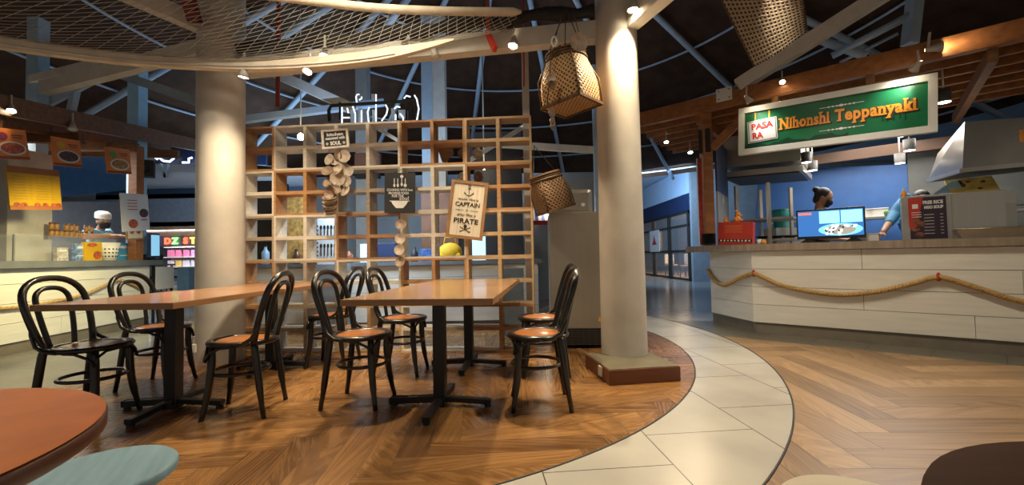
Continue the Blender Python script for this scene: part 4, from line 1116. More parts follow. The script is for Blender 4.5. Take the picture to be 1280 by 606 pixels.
# right hood
b0 = [cnt(1203, 213, .45), cnt(1380, 196, .45), cnt(1340, 205, 1.5), cnt(1160, 226, 1.5)]
t0 = [cnt(1206, 152, .45), cnt(1380, 140, .45), cnt(1340, 160, 1.5), cnt(1172, 192, 1.5)]
t = thing('extractor_hood', 'large steel extractor hood with a reflecting side at the right edge of the stall', 'hood', tuple(b0[0]))
b = MB(); b.hull([p-b0[0] for p in b0], [p-b0[0] for p in t0]); b.build('canopy', mat('hood_steel', (.33, .31, .27), .3, .85, var=.15, scale=3), t)
b = MB(); b.hull([p-b0[0]+Vector((0, 0, -.02)) for p in b0], [p-b0[0]+Vector((0, 0, .005)) for p in b0]); b.build('filter', m_grille, t)
b = MB(); 
for i in range(4): b.bar(b0[i]-b0[0], b0[(i+1) % 4]-b0[0], .04, .04)
b.build('drip_edge', m_steel, t)
b = MB(); put_text(b, 'i', .16, 0, 0, y=0, bold=.006, ext=.004)
tag(b.build('letter_sign', m_signorange, None, M=Matrix.Translation(cnt(1277, 170, .448)) @ Matrix.Rotation(crz, 4, 'Z')), 'orange letter sign at the right edge on the large hood', 'sign')
# back of the stall
q = cnt(1275, 290, 1.0); q.z = 0
t = thing('cooking_range', 'dark cooking range with a pan behind the tray at the right edge', 'stove', tuple(q), crz)
b = MB(); b.box((0, 0, .50), (.9, .6, 1.0), bev=.01); b.build('body', m_grille, t)
b = MB(); b.lathe([(.10, 1.0), (.17, 1.07), (.172, 1.075), (.16, 1.072), (.09, 1.01), (0, 1.01)], 24); b.build('pan', m_grille, t)
for x in (-.38, -.2, .3): b = MB(); b.cyl((x, .27, 1.0), (x, .27, 1.75), .018, 8); b.build('upright', m_steel, t)
b = MB(); b.box((0, .25, 1.42), (.9, .2, .02)); b.build('range_shelf', m_steel, t)
m_, w, h = frame(cnt(960, 213, 2.9), cnt(1134, 205, 2.9), cnt(960, 300, 2.9))
b = MB(); b.box((0, .05, -.6), (w+.3, .1, h+1.2)); struct(b.build('wall_stall_back', m_bluewall, None, M=m_))
m_, w, h = frame(cnt(1134, 185, 2.85), cnt(1420, 150, 2.85), cnt(1134, 300, 2.85))
b = MB(); b.box((0, .05, -.6), (w, .1, h+1.2)); struct(b.build('wall_stall_back', mat('stall_back_grey', (.10, .105, .10), .6), None, M=m_))
q = (cp(0, 2.4, 0)); 
t = thing('back_shelf_counter', 'steel back counter with a raised shelf along the rear of the right stall', 'counter', tuple(cp(1.6, 2.35, 0)), crz)
b = MB(); b.box((0, 0, .45), (3.6, .6, .9)); b.build('cabinet', m_steel, t)
b = MB(); b.box((0, .1, 1.42), (3.6, .36, .03)); b.build('upper_shelf', m_steel, t)
for x in (-1.7, -.6, .5, 1.6):
    b = MB(); b.box((x, .26, 1.17), (.03, .03, .5)); b.build('shelf_support', m_steel, t)
tubm = m_white
k = 0
proto_t = None
for px, lab in ((1060, 'white food tub on the back shelf, just right of the cook’s head'), (1079, 'white food tub on the back shelf, middle of the row'), (1097, 'white food tub on the back shelf, right end of the row')):
    q = cnt(px, 270, 2.4); q.z = 1.437
    if proto_t is None:
        proto_t = thing('food_tub', lab, 'tub', tuple(q), crz, 'tubs on the back shelf')
        b = MB(); b.hull([(-.10, -.07, 0), (.10, -.07, 0), (.10, .07, 0), (-.10, .07, 0)], [(-.115, -.085, .11), (.115, -.085, .11), (.115, .085, .11), (-.115, .085, .11)]); b.build('body', m_white, proto_t)
        b = MB(); b.box((0, 0, .116), (.245, .185, .014), bev=.003); b.build('lid', m_paper, proto_t)
    else: dup(proto_t, tuple(q), crz, lab)
for px, m__, hh, r_, lab in ((1003, m_paper, .10, .06, 'white bowl pile on the back shelf, left of the cook'), (1020, m_grille, .16, .07, 'dark egg tray pile behind the cook’s head'), (1047, m_steel, .13, .03, 'steel shaker right of the cook’s head'), (1054, m_cream, .12, .03, 'cream jar right of the cook’s head'), (1113, mat('green_veg', (.10, .22, .04), .6, var=.5, scale=30), .08, .08, 'green vegetables in a bowl at the end of the back shelf')):
    q = cnt(px, 268, 2.35); q.z = 1.437; b = MB(); b.lathe([(0, 0), (r_*.8, 0), (r_, hh*.8), (r_*.7, hh), (0, hh)], 18)
    tag(b.build('container', m__, None, loc=q), lab, 'container')
q = cnt(978, 262, 2.0); q.z = 1.437
t = thing('teal_container', 'large teal plastic container with a lid behind the left hood', 'container', (q.x, q.y, 1.32), crz)
b = MB(); b.lathe([(0, 0), (.12, 0), (.14, .26), (.135, .27), (0, .27)], 28); b.build('body', m_teal, t)
b = MB(); b.lathe([(.142, .262), (.145, .28), (.13, .292), (0, .295)], 28); b.build('lid', mat('lid_green', (.01, .13, .08), .4), t)
b = MB(); b.box((0, 0, 1.30), (.4, .4, .02)); 
tag(MB().box((0, 0, .66), (.5, .45, 1.315)).build('side_cabinet', m_steel, None, loc=(q.x, q.y, 0)), 'steel side cabinet under the teal container', 'cabinet')
# blue board beside the post with white mark, red banner left of the post
a_ = cnt(893, 160, .14); c_ = cnt(908, 200, .95); a_.z = c_.z = 2.45; g_ = a_.copy(); g_.z = 1.06
m_, w, h = frame(a_, c_, g_)
t = thing('stall_banner', 'dark blue and grey banner with a white mark right of the timber post', 'banner', M=m_)
b = MB(); b.box((0, 0, h*.25), (w, .02, h*.5)); b.build('upper_panel', m_navy, t)
b = MB(); b.box((0, 0, -h*.25), (w, .02, h*.5)); b.build('lower_panel', m_greywall, t)
b = MB(); b.prism([(-.05, -.08), (0, .04), (.05, -.08), (.02, -.05), (0, -.02), (-.02, -.05)][::-1], 0, .002, mat=Matrix.Translation((0, -.011, -.05)) @ R90); b.build('white_mark', m_chalk, t)
a_ = cnt(871, 198, .0); c_ = a_+CD*.055; g_ = a_.copy(); g_.z = 1.06
m_, w, h = frame(a_, c_, g_)
t = thing('red_banner', 'narrow red banner with white edge hanging left of the timber post', 'banner', M=m_)
b = MB(); b.box((0, 0, 0), (max(w, .05), .008, h)); b.build('cloth', mat('banner_red', (.30, .025, .02), .6, var=.5, scale=12), t)
b = MB(); b.box((-max(w, .05)/2, 0, 0), (.012, .01, h)); b.build('edge', m_paper, t)

# ------------------------------------------------------------------ LEFT STALL
L0 = Vector((-5.38, 4.47, 0)); LD = Vector((-.142, 1, 0)).normalized(); LN = Vector((-LD.y, LD.x, 0))
def lct(px, py, off):
    d = ray(px, py); q = L0+LN*off; t = (q-Vector((0, 0, H))).dot(LN)/d.dot(LN); return Vector((0, 0, H))+d*t
def lp(t, off, z=0): q = L0+LD*t+LN*off; return Vector((q.x, q.y, z))
lrz = math.atan2(LD.y, LD.x)
lcn = thing('service_counter', 'long cream counter with grey worktop on the left', 'counter', tuple(L0))
p0 = LD*-2.5+LN*.01; p1 = LD*2.2+LN*.01
planks(p0, p1, [.13, .34, .55, .76, .93], [[1.5, 3.2], [2.2], [1.1, 3.4], [2.4]]).build('front_panel', m_panel, lcn)
q = LD*2.2+LN*.3; b = MB(); b.box((q.x, q.y, .53), (.02, .6, .80), rz=lrz); b.build('end_panel', m_panel, lcn)
q = LD*-.15+LN*.03; b = MB(); b.box((q.x, q.y, .064), (4.7, .02, .128), rz=lrz); b.build('kick_plate', m_kick, lcn)
q = LD*-.15+LN*.27; b = MB(); b.box((q.x, q.y, .97), (5.1, .68, .07), rz=lrz, bev=.004); b.build('worktop', m_gtop, lcn)
zl = 1.006
q = lp(2.5, .25)
t = thing('service_table', 'small dark-legged table with a white front sheet at the end of the left counter', 'table', (q.x, q.y, 0), lrz)
b = MB(); b.box((0, 0, .93), (.5, .6, .03)); b.build('tabletop', m_gtop, t)
for sx in (-1, 1):
    for sy in (-1, 1): b = MB(); b.box((sx*.22, sy*.26, .457), (.03, .03, .914)); b.build('leg', m_iron, t)
b = MB(); b.box((-.02, -.305, .72), (.44, .008, .36)); b.build('front_sheet', m_white, t)
# rope on the left counter
RPL = smooth([lct(x, y, -.03) for x, y in ((-20, 386), (20, 384), (60, 378), (105, 368), (135, 355), (150, 350), (165, 355), (178, 362))], 12)
t = thing('thick_rope', 'thin brown rope swagged along the cream counter on the left', 'rope', tuple(RPL[0]))
for s_ in range(3):
    P = []
    for i, p in enumerate(RPL):
        tn = (RPL[min(i+1, len(RPL)-1)]-RPL[max(i-1, 0)]).normalized(); u = tn.cross(Vector((0, 0, 1))).normalized(); v = u.cross(tn)
        a = i*1.1+2*PI*s_/3; P.append(p-RPL[0]+(u*math.cos(a)+v*math.sin(a))*.009)
    b = MB(); b.tube(P, .0115, 6); b.build('strand', m_rope, t)
# pergola left
pl_ = thing('pergola', 'dark brown timber pergola over the left food stall', 'pergola', tuple(L0))
def lbar(a, c, w, h, m=m_perg_d, name='beam'):
    b = MB(); b.bar(Vector(a)-L0, Vector(c)-L0, w, h, bev=.006); return b.build(name, m, pl_)
fa, fb = lct(0, 131, 0), lct(238, 180, 0); dd = (fb-fa)
lbar(fa-dd*.5, fb+dd*.25, .10, .20, name='front_beam')
for i in range(5): lbar(fa-dd*.5+LN*(.35+.35*i)-Vector((0, 0, .10)), fb+LN*(.35+.35*i)-Vector((0, 0, .10)), .06, .17, name='joist')
for k in range(5):
    q = fa+dd*(-.3+.3*k)-Vector((0, 0, .22)); lbar(q, q+LN*2.4, .07, .12, name='cross_beam')
q = lct(170, 250, .05); lbar((q.x, q.y, zl), (q.x, q.y, 2.75), .13, .13, m_perg, name='post')
m_, w, h = frame(lct(20, 195, 2.9), lct(175, 195, 2.9), lct(20, 252, 2.9))
b = MB(); b.box((-1, .05, 0), (w+2, .1, h)); struct(b.build('wall_stall_left', mat('stall_blue', (.05, .16, .36), .6), None, M=m_))
m_, w, h = frame(lct(20, 252, 2.92), lct(175, 252, 2.92), lct(20, 345, 2.92))
b = MB(); b.box((-1, .05, -.3), (w+2, .1, h+.6)); struct(b.build('wall_stall_left', mat('stall_greyblue', (.32, .36, .42), .6), None, M=m_))
q = lct(22, 300, .75)
tag(MB().box((0, 0, 1.21), (.52, .50, 2.42)).build('stucco_pillar', mat('stucco', (.46, .43, .38), .8, var=.15, scale=5, bump=.2), None, loc=(q.x-.1, q.y, 0)), 'square whitish stucco pillar behind the yellow menu on the left', 'pillar')
q = lct(-6, 60, .2)
# posters
def poster(name, label, px, off, base, hang=None, group=None):
    tl, tr, bl = [lct(x, y, off) for x, y in px]; m_, w, h = frame(tl, tr, bl)
    t = thing(name, label, 'poster', M=m_, group=group)
    b = MB(); b.box((0, 0, 0), (w, .012, h)); b.build('sheet', base, t); return t, w, h
def dish_poster(label, px, accent, dish):
    t, w, h = poster('food_poster', label, px, -.06, m_orangep, group='food posters on the left pergola')
    b = MB(); disc(b, .04*w, -.14*h, .40*w, .23*h, -.0065, 30); b.build('plate', m_paper, t)
    b = MB(); disc(b, .04*w, -.13*h, .34*w, .18*h, -.0085, 24); b.build('dish', dish, t)
    b = MB(); disc(b, -.20*w, .24*h, .14*w, .13*h, -.0065, 16); b.build('accent', accent, t)
    b = MB(); b.box((.22*w, -.007, .30*h), (.34*w, .002, .05*h)); b.box((.22*w, -.007, .22*h), (.26*w, .002, .04*h)); b.box((0, -.007, -.44*h), (w, .002, .08*h)); b.build('print', mat('print_brown', (.25, .07, .03), .5), t)
    b = MB()
    for sx in (-1, 1): b.tube([(sx*w*.35, 0, h/2), (sx*w*.35, .05, h/2+.12)], .004, 4)
    b.build('hanger', m_cord, t)
food_r = mat('dish_red', (.45, .10, .05), .5, var=.6, scale=40); food_d = mat('dish_dark', (.10, .05, .05), .5, var=.8, scale=40); food_y = mat('dish_mix', (.40, .22, .08), .5, var=.7, scale=40)
dish_poster('orange food poster with a red and cream dish, cut by the left edge', ((-14, 158), (31, 163), (-14, 198)), mat('acc_purple', (.3, .03, .1), .5), food_r)
dish_poster('orange food poster with a white-rimmed bowl of dark stew, hanging second from the left', ((63, 170), (99, 176), (62, 206)), m_yellow, food_d)
dish_poster('orange food poster with a green garnish and a noodle bowl, hanging nearest the post', ((130.5, 183), (161, 187), (131, 216)), mat('acc_green', (.15, .4, .08), .5), food_y)
t, w, h = poster('menu_poster', 'large yellow menu poster with food photos along its foot on the left', ((7, 206), (73, 213), (7, 262)), -.03, m_yellow)
b = MB(); b.box((0, -.007, h*.42), (w, .002, h*.15)); b.box((0, -.007, -h*.45), (w, .002, h*.10)); b.build('band', mat('menu_brownband', (.38, .14, .04), .5), t)
b = MB()
for c_ in (-.3, .12):
    for k in range(9): b.box((w*c_, -.0068, h*(.27-.065*k)), (w*(.24-.05*(k % 3 == 0)), .001, h*.016)); b.box((w*(c_+.2), -.0068, h*(.27-.065*k)), (w*.05, .001, h*.016))
b.build('menu_text', mat('menu_ochre', (.50, .28, .02), .5), t)
b = MB()
for k, x in enumerate((-.38, -.25, .0, .16, .33, .43)): disc(b, w*x, -h*.38, w*.06, h*.05, -.0085, 14)
b.build('food_photos', food_r, t)
t, w, h = poster('white_menu_poster', 'tall white menu poster with two round dishes on the left stall post', ((149.5, 241), (184, 243), (148, 290)), -.10, m_paper)
for k, (x, z, m__) in enumerate(((-.12, -.30, food_r), (.30, -.02, food_d))):
    b = MB(); disc(b, x*w, z*h, .17*w, .12*h, -.0085, 20); b.build('dish', m__, t)
b = MB()
for k in range(4): b.box((-.1*w, -.0075, (.32-.08*k)*h), (w*.35, .002, .02*h))
b.box((.3*w, -.0075, -.2*h), (.22*w, .002, .03*h)); b.build('print', m_red, t)
t, w, h = poster('framed_notice', 'small framed notice with two dishes below the tall white menu poster', ((157, 277), (178, 277), (157, 300)), -.09, m_cream)
b = MB(); ring_frame(b, w, h, .02, .02); b.build('frame', m_brown_w, t)
b = MB(); disc(b, -w*.2, 0, w*.15, w*.15, -.0085, 16); disc(b, w*.2, 0, w*.15, w*.15, -.0085, 16); b.build('dish', food_r, t)
q = lct(182, 211, .05)
t = thing('loudspeaker', 'black loudspeaker fixed to the left pergola post', 'speaker', tuple(q), .6)
b = MB(); b.box((0, 0, 0), (.22, .18, .26), bev=.01); b.build('cabinet', m_ink, t)
b = MB(); b.lathe([(0, .004), (.07, 0), (.075, .01), (.07, .014)], 20, mat=Matrix.Translation((0, -.092, -.02)) @ R90); b.build('cone', m_grille, t)
b = MB(); b.bar((-.05, .08, .05), (-.16, .1, .1), .03, .03); b.build('bracket', m_iron, t)
# goods on the left counter
q = lct(108, 324, .42); q.z = zl
t = thing('glass_display_case', 'low glass display case under the cook’s arms on the left counter', 'display case', tuple(q-LD*.45), lrz)
b = MB(); b.box((0, 0, .155), (1.5, .34, .30)); b.build('glass', m_glass, t)
b = MB(); b.box((0, 0, .315), (1.54, .38, .016)); b.build('top', m_glass, t)
for sx in (-1, 1):
    for sy in (-1, 1): b = MB(); b.box((sx*.74, sy*.16, .155), (.016, .016, .31)); b.build('corner_post', m_steel, t)
case_top = zl+.325
proto_j = None; jn = 0
for row in range(2):
    for i in range(9):
        q = lct(64+i*6.2 - row*0, 297, .45); q.z = case_top+.001+.092*row
        if row == 1 and i in (2, 6): continue
        if proto_j is None:
            proto_j = thing('snack_jar', 'small brown snack jar stacked on the glass case', 'jar', tuple(q), 0, 'snack jars stacked on the glass case')
            b = MB(); b.lathe([(0, 0), (.026, 0), (.027, .065), (.02, .072), (0, .072)], 14); b.build('body', mat('jar_ochre', (.40, .22, .07), .35, var=.4, scale=30), proto_j)
            b = MB(); b.lathe([(.024, .07), (.025, .09), (0, .09)], 14); b.build('lid', mat('jar_lid', (.16, .06, .03), .4), proto_j)
        else: dup(proto_j, tuple(q), 0)
for px0, px1, y0, y1, off, m__, lab, nm, ct in ((94, 107, 300, 322, .06, mat('pack_blue', (.18, .28, .50), .4, var=.7, scale=25), 'blue and white printed pack leaning on the left glass case', 'printed_pack', 'pack'),
        (106, 127, 301, 325, .03, m_yellow, 'yellow price card with a red picture on the left counter', 'price_card', 'card'),
        (71, 85, 306, 323, .08, mat('pack_grey', (.45, .42, .40), .4, var=.4, scale=25), 'pale grey pack on the left counter at the foot of the case', 'printed_pack', 'pack'),
        (148, 160, 302, 324, .15, mat('crate_blue', (.05, .30, .50), .4), 'bright blue box stack right of the basket cup', 'blue_box', 'box')):
    m_, w, h = frame(lct(px0, y0, off), lct(px1, y0, off), lct(px0, y1, off)); m_.translation.z = zl+h/2
    t = thing(nm, lab, ct, M=m_); b = MB(); b.box((0, .02, 0), (w, .05, h), bev=.003); b.build('body', m__, t)
    if nm == 'price_card':
        b = MB(); disc(b, w*.2, -h*.2, w*.25, h*.22, -.0065, 20); disc(b, -w*.1, h*.34, w*.3, h*.10, -.0065, 20); b.build('picture', food_r, t)
    else:
        b = MB(); b.box((0, -.006, h*.28), (w*.7, .002, h*.14)); b.box((0, -.006, -h*.2), (w*.8, .002, h*.05)); b.build('print', m_paper, t)
q = lct(136, 323, .05); q.z = zl
t = thing('holed_basket', 'white basket-like cup with rows of dark holes standing on the left counter', 'basket', tuple(q))
b = MB(); b.lathe([(0, 0), (.085, 0), (.12, .25), (.112, .25), (.08, .008), (0, .008)], 32); b.build('body', m_white, t)
b = MB()
for r_ in range(3):
    for k in range(16):
        a = 2*PI*k/16; rad = .0845+.035*(.06+.05*r_)/.25+.0006; z = .06+.05*r_
        b.lathe([(.011, 0), (.011, .002), (0, .002)], 10, mat=Matrix.Translation((rad*math.cos(a), rad*math.sin(a), z)) @ Matrix.Rotation(a, 4, 'Z') @ Matrix.Rotation(PI/2-.13, 4, 'Y'))
b.build('holes', m_ink, t)
q = lct(178, 324, .3); q.z = zl
t = thing('cash_tray', 'dark metal box at the end of the left counter', 'box', tuple(q), lrz); b = MB(); b.box((0, 0, .05), (.5, .3, .10), bev=.006); b.build('body', m_grille, t); b = MB(); b.box((0, -.151, .05), (.3, .004, .04)); b.build('drawer_front', m_steel, t)
m_, w, h = frame(lct(187, 291, .05), lct(200, 292, .12), lct(187, 322, .05))
t = thing('pos_monitor', 'blue-lit monitor turned sideways at the end of the left counter', 'monitor', M=m_)
b = MB(); b.box((0, .02, 0), (w, .04, h), bev=.004); b.build('housing', m_navy, t)
b = MB(); b.box((.01, -.002, 0), (w*.8, .002, h*.86)); b.build('screen', emit('pos_screen', (.25, .55, .75), .7), t)
b = MB(); b.box((0, .02, -h/2-.02), (.06, .03, .06)); b.box((0, .02, -h/2-.05), (.2, .14, .012)); b.build('stand', m_ink, t)

# ------------------------------------------------------------------ PEOPLE
def remeshed(b, name, m, parent, vox=.008, sm=2):
    me = bpy.data.meshes.new('tmp'); b.bm.to_mesh(me); b.bm.free(); o = bpy.data.objects.new('tmp', me); COL.objects.link(o)
    md = o.modifiers.new('r', 'REMESH'); md.mode = 'VOXEL'; md.voxel_size = vox; md.use_smooth_shade = True
    s_ = o.modifiers.new('s', 'SMOOTH'); s_.iterations = sm; s_.factor = .5
    dg = bpy.context.evaluated_depsgraph_get(); r = bpy.data.meshes.new_from_object(o.evaluated_get(dg)); bpy.data.objects.remove(o)
    r.name = name; r.materials.clear(); r.materials.append(m); r.polygons.foreach_set('use_smooth', [True]*len(r.polygons))
    q = bpy.data.objects.new(name, r); COL.objects.link(q); q.parent = parent; return q
def capsule(b, pts, rs, n=14):
    b.tube(pts, rs, n)
    for p, r in zip(pts, rs): b.ball(p, r*.995, 12)
def hand(b, wrist, d, up, curl=.4):
    d = d.normalized(); side = d.cross(up).normalized(); up = side.cross(d).normalized()
    palm = wrist+d*.05
    m = Matrix(((d.x, side.x, up.x, 0), (d.y, side.y, up.y, 0), (d.z, side.z, up.z, 0), (0, 0, 0, 1)))
    b.ball(palm, (.052, .040, .016), 14, mat=m)
    for k, (s_, L) in enumerate(((-.030, .062), (-.010, .074), (.010, .070), (.029, .054))):
        p = palm+d*.036+side*s_; P = [p]; a = .15
        for j in range(3): a += curl*(.5+.35*j); P.append(P[-1]+(d*math.cos(a)-up*math.sin(a))*L*(.42, .32, .26)[j])
        capsule(b, P, [.0098, .0092, .0086, .0078], 8)
    p = wrist+d*.03-side*.030; P = [p, p-side*.028+d*.022-up*.006, p-side*.036+d*.048-up*.012]; capsule(b, P, [.0115, .0105, .009], 8)
def person(label, pelvis, chest, neck, head, face, arms, legs, shirt_m, sleeve, cap=False, bun=False, tilt=0.0):
    pelvis, chest, neck, head = map(Vector, (pelvis, chest, neck, head)); o0 = Vector((pelvis.x, pelvis.y, 0))
    t = thing('person', label, 'person', tuple(o0)); V = lambda p: Vector(p)-o0
    f = Vector(face).normalized(); r = f.cross(Vector((0, 0, 1))).normalized(); f = (f*math.cos(tilt)-Vector((0, 0, 1))*math.sin(tilt)).normalized(); u = r.cross(f).normalized()
    HM = Matrix(((r.x, f.x, u.x, 0), (r.y, f.y, u.y, 0), (r.z, f.z, u.z, 0), (0, 0, 0, 1))); hd = V(head)
    def hp(x, y, z): return hd+r*x+f*y+u*z
    b = MB()
    b.ball(hd+u*.02, (.074, .092, .098), 24, mat=HM); b.ball(hp(0, .022, -.055), (.055, .062, .058), 20, mat=HM)
    b.ball(hp(0, .092, -.012), (.012, .020, .018), 10, mat=HM); b.ball(hp(0, .082, .012), (.009, .012, .03), 10, mat=HM)
    for s_ in (-1, 1):
        b.ball(hp(s_*.074, -.004, -.005), (.010, .02, .030), 12, mat=HM); b.ball(hp(s_*.03, .076, .024), (.024, .014, .008), 10, mat=HM)
    b.ball(hp(0, .078, -.060), (.022, .010, .009), 10, mat=HM)
    capsule(b, [V(neck)-Vector((0, 0, .03)), hd-u*.05-f*.01], [.056, .052])
    side = (Vector(arms[0][0])-Vector(arms[1][0])); side.z = 0; side.normalize()
    def torso(b, k=1.0, top=True):
        m = Matrix(((side.x, -side.y, 0, 0), (side.y, side.x, 0, 0), (0, 0, 1, 0), (0, 0, 0, 1)))
        for q in range(13):
            s_ = q/12; p = V(pelvis).lerp(V(chest), min(1, s_*1.6)) if s_ < .625 else V(chest).lerp(V(neck)-Vector((0, 0, .05)), (s_-.625)/.375)
            w = (.165, .160, .155, .150, .148, .150, .158, .168, .175, .178, .172, .14, .085)[q]; dpt = (.12, .118, .115, .112, .11, .112, .118, .122, .12, .112, .10, .085, .07)[q]
            b.ball(p, (w*k, dpt*k, .075*k), 18, mat=m)
    torso(b)
    for sh, el, wr, hd_, up in arms:
        sh, el, wr = V(sh), V(el), V(wr)
        capsule(b, [V(neck).lerp(sh, .4)-Vector((0, 0, .05)), sh, sh.lerp(el, .5), el, el.lerp(wr, .35), wr], [.055, .054, .047, .040, .040, .027]); hand(b, wr, Vector(hd_), Vector(up))
    for hip, kn, an, toe in legs:
        hip, kn, an, toe = V(hip), V(kn), V(an), V(toe)
        capsule(b, [hip, hip.lerp(kn, .5), kn, kn.lerp(an, .35), an], [.085, .075, .055, .052, .036]); capsule(b, [an-Vector((0, 0, .03)), toe], [.038, .030])
    remeshed(b, 'body', m_skin, t, .007, 1)
    b = MB(); torso(b, 1.07)
    for sh, el, wr, hd_, up in arms:
        sh, el, wr = V(sh), V(el), V(wr); e = sh.lerp(el, min(1, sleeve)); P = [V(neck).lerp(sh, .4)-Vector((0, 0, .05)), sh, sh.lerp(e, .5), e]; R_ = [.062, .064, .062, .060]
        if sleeve > 1: P += [el.lerp(wr, (sleeve-1)*.5), el.lerp(wr, sleeve-1)]; R_ += [.052, .045]
        capsule(b, P[:-1], R_[:-1]); b.tube(P, R_, 14)
    remeshed(b, 'shirt', shirt_m, t, .011, 2)
    b = MB()
    for hip, kn, an, toe in legs:
        hip, kn, an = V(hip), V(kn), V(an); b.tube([hip+Vector((0, 0, .05)), hip, hip.lerp(kn, .5), kn, an+Vector((0, 0, .03))], [.10, .105, .092, .072, .062], 14)
    b.ball(V(pelvis)-Vector((0, 0, .02)), (.175, .14, .10), 16, mat=Matrix.Rotation(math.atan2(side.y, side.x), 4, 'Z'))
    remeshed(b, 'trousers', m_trouser, t, .014, 1)
    b = MB()
    for hip, kn, an, toe in legs: capsule(b, [V(an)-Vector((0, 0, .035)), V(toe)], [.048, .040])
    remeshed(b, 'shoes', m_ink, t, .012, 1)
    b = MB()      # mask
    for i in range(9):
        for j in range(5):
            a = (i-4)/4*1.15; z = -.012-.095*j/4; k = 1.0-.22*(j/4)**2
            b.bm.verts.new(hp(.079*k*math.sin(a), .022+.086*k*math.cos(a)+(.012 if j in (1, 2) and i == 4 else 0), z))
    b.bm.verts.ensure_lookup_table(); v = b.bm.verts
    for i in range(8):
        for j in range(4): fc = b.bm.faces.new((v[i*5+j], v[(i+1)*5+j], v[(i+1)*5+j+1], v[i*5+j+1])); fc.smooth = True
    mk = b.build('face_mask', m_blackcloth, t); md = mk.modifiers.new('s', 'SOLIDIFY'); md.thickness = .004; md.offset = 0
    for s_ in (-1, 1):
        b = MB(); b.ball(hp(s_*.030, .0845, .012), (.013, .006, .006), 10, mat=HM); ey = b.build('eye', m_paper, t)
        b = MB(); b.ball(hp(s_*.030, .0895, .012), (.005, .003, .005), 8, mat=HM); b.build('pupil', m_ink, ey)
        b = MB(); b.ball(hp(s_*.031, .0855, .032), (.018, .006, .004), 8, mat=HM); b.build('eyebrow', m_hair, t)
    b = MB(); b.ball(hp(0, -.016, .034), (.082, .092, .096), 24, mat=HM); b.ball(hp(0, -.055, -.03), (.066, .048, .065), 16, mat=HM)
    if bun: b.ball(hp(0, -.105, .075), (.045, .042, .042), 16, mat=HM)
    remeshed(b, 'hair', m_hair, t, .008, 1)
    if cap:
        b = MB(); b.lathe([(.088, 0), (.093, .03), (.098, .055), (.088, .085), (.06, .105), (0, .112)], 28)
        b.lathe([(.092, -.004), (.0955, .0), (.0955, .034), (.092, .036)], 28)
        for vv in b.bm.verts: vv.co.y *= 1.12; vv.co.z += .018*(-vv.co.y/.09)
        m = Matrix.Translation(hp(0, -.012, .052)) @ HM; bmesh.ops.transform(b.bm, matrix=m, verts=b.bm.verts[:]); b.build('cap', m_whitecloth, t)
    return t
Z = Vector((0, 0, 1))
hdL = lct(129, 277, .62)
P_ = lambda x, y, off: lct(x, y, off)
px_ = P_(122, 320, .95)
person('person in white cap and pale blue shirt leaning on the left display case', (px_.x, px_.y, .92), (P_(121, 305, .82).x, P_(121, 305, .82).y, 1.24), tuple(P_(124, 287, .70)), tuple(hdL), (.88, -.47, 0),
       [(P_(111, 289, .60), P_(105, 296, .42), P_(138, 295, .30), (.80, .25, .1), Z), (P_(134, 289, .80), P_(139, 296, .45), P_(153, 295, .22), (.8, .3, -.1), Z)],
       [((px_.x+.08, px_.y-.04, .88), (px_.x+.1, px_.y-.02, .47), (px_.x+.1, px_.y-.05, .08), (px_.x+.22, px_.y-.12, .04)), ((px_.x-.08, px_.y+.06, .88), (px_.x-.08, px_.y+.08, .47), (px_.x-.08, px_.y+.06, .08), (px_.x+.04, px_.y-.0, .04))],
       m_bluecloth, .75, cap=True, tilt=.05)
hdR = cnt(1029, 247, .95)
q = cnt(1020, 300, 1.05)
person('person with black hair in a bun and dark mask looking down behind the television', (q.x, q.y, .90), (q.x+.02, q.y-.02, 1.22), (hdR.x-.05, hdR.y+.02, 1.47), (hdR.x, hdR.y, hdR.z), (.75, -.62, 0),
       [((q.x-.16, q.y-.10, 1.40), (q.x-.10, q.y-.22, 1.14), (q.x+.04, q.y-.34, 1.10), (.6, -.6, -.1), Z), ((q.x+.18, q.y+.05, 1.40), (q.x+.24, q.y-.08, 1.14), (q.x+.20, q.y-.28, 1.10), (.1, -.9, -.1), Z)],
       [((q.x-.07, q.y-.05, .86), (q.x-.07, q.y-.06, .46), (q.x-.07, q.y-.04, .08), (q.x, q.y-.14, .04)), ((q.x+.08, q.y+.05, .86), (q.x+.08, q.y+.04, .46), (q.x+.08, q.y+.05, .08), (q.x+.16, q.y-.05, .04))],
       m_blackcloth, .7, bun=True, tilt=.38)
q = cnt(1150, 300, 1.25); 
sh1 = cnt(1132, 248, .95); el1 = cnt(1118, 268, .80); wr1 = cnt(1104, 290, .42)
person('person in a bright blue sleeve reaching down to the counter from behind the steel cabinet', (q.x, q.y, .90), (q.x-.02, q.y-.05, 1.16), (sh1.x+.10, sh1.y+.02, 1.40), (sh1.x+.16, sh1.y-.02, 1.51), (-.55, -.75, 0),
       [(tuple(sh1), tuple(el1), tuple(wr1), tuple(cnt(1093, 299, .34)-wr1), tuple(Z)), ((sh1.x+.32, sh1.y-.12, 1.32), (sh1.x+.30, sh1.y-.26, 1.15), (sh1.x+.22, sh1.y-.40, 1.10), (-.3, -.8, 0), Z)],
       [((q.x-.08, q.y, .86), (q.x-.08, q.y, .46), (q.x-.08, q.y, .08), (q.x-.15, q.y-.1, .04)), ((q.x+.08, q.y-.04, .86), (q.x+.08, q.y-.04, .46), (q.x+.08, q.y-.04, .08), (q.x+.02, q.y-.14, .04))],
       m_bluecloth2, 1.55, tilt=.5)
q = cnt(1086, 302, .40); q.z = zt
t = thing('white_food_box', 'white open box beside the reaching hand on the right counter', 'box', tuple(q), crz)
b = MB(); b.box((0, 0, .04), (.17, .15, .08), bev=.004); b.build('body', m_paper, t); b = MB(); b.box((0, 0, .084), (.19, .17, .008)); b.build('lid', m_white, t)

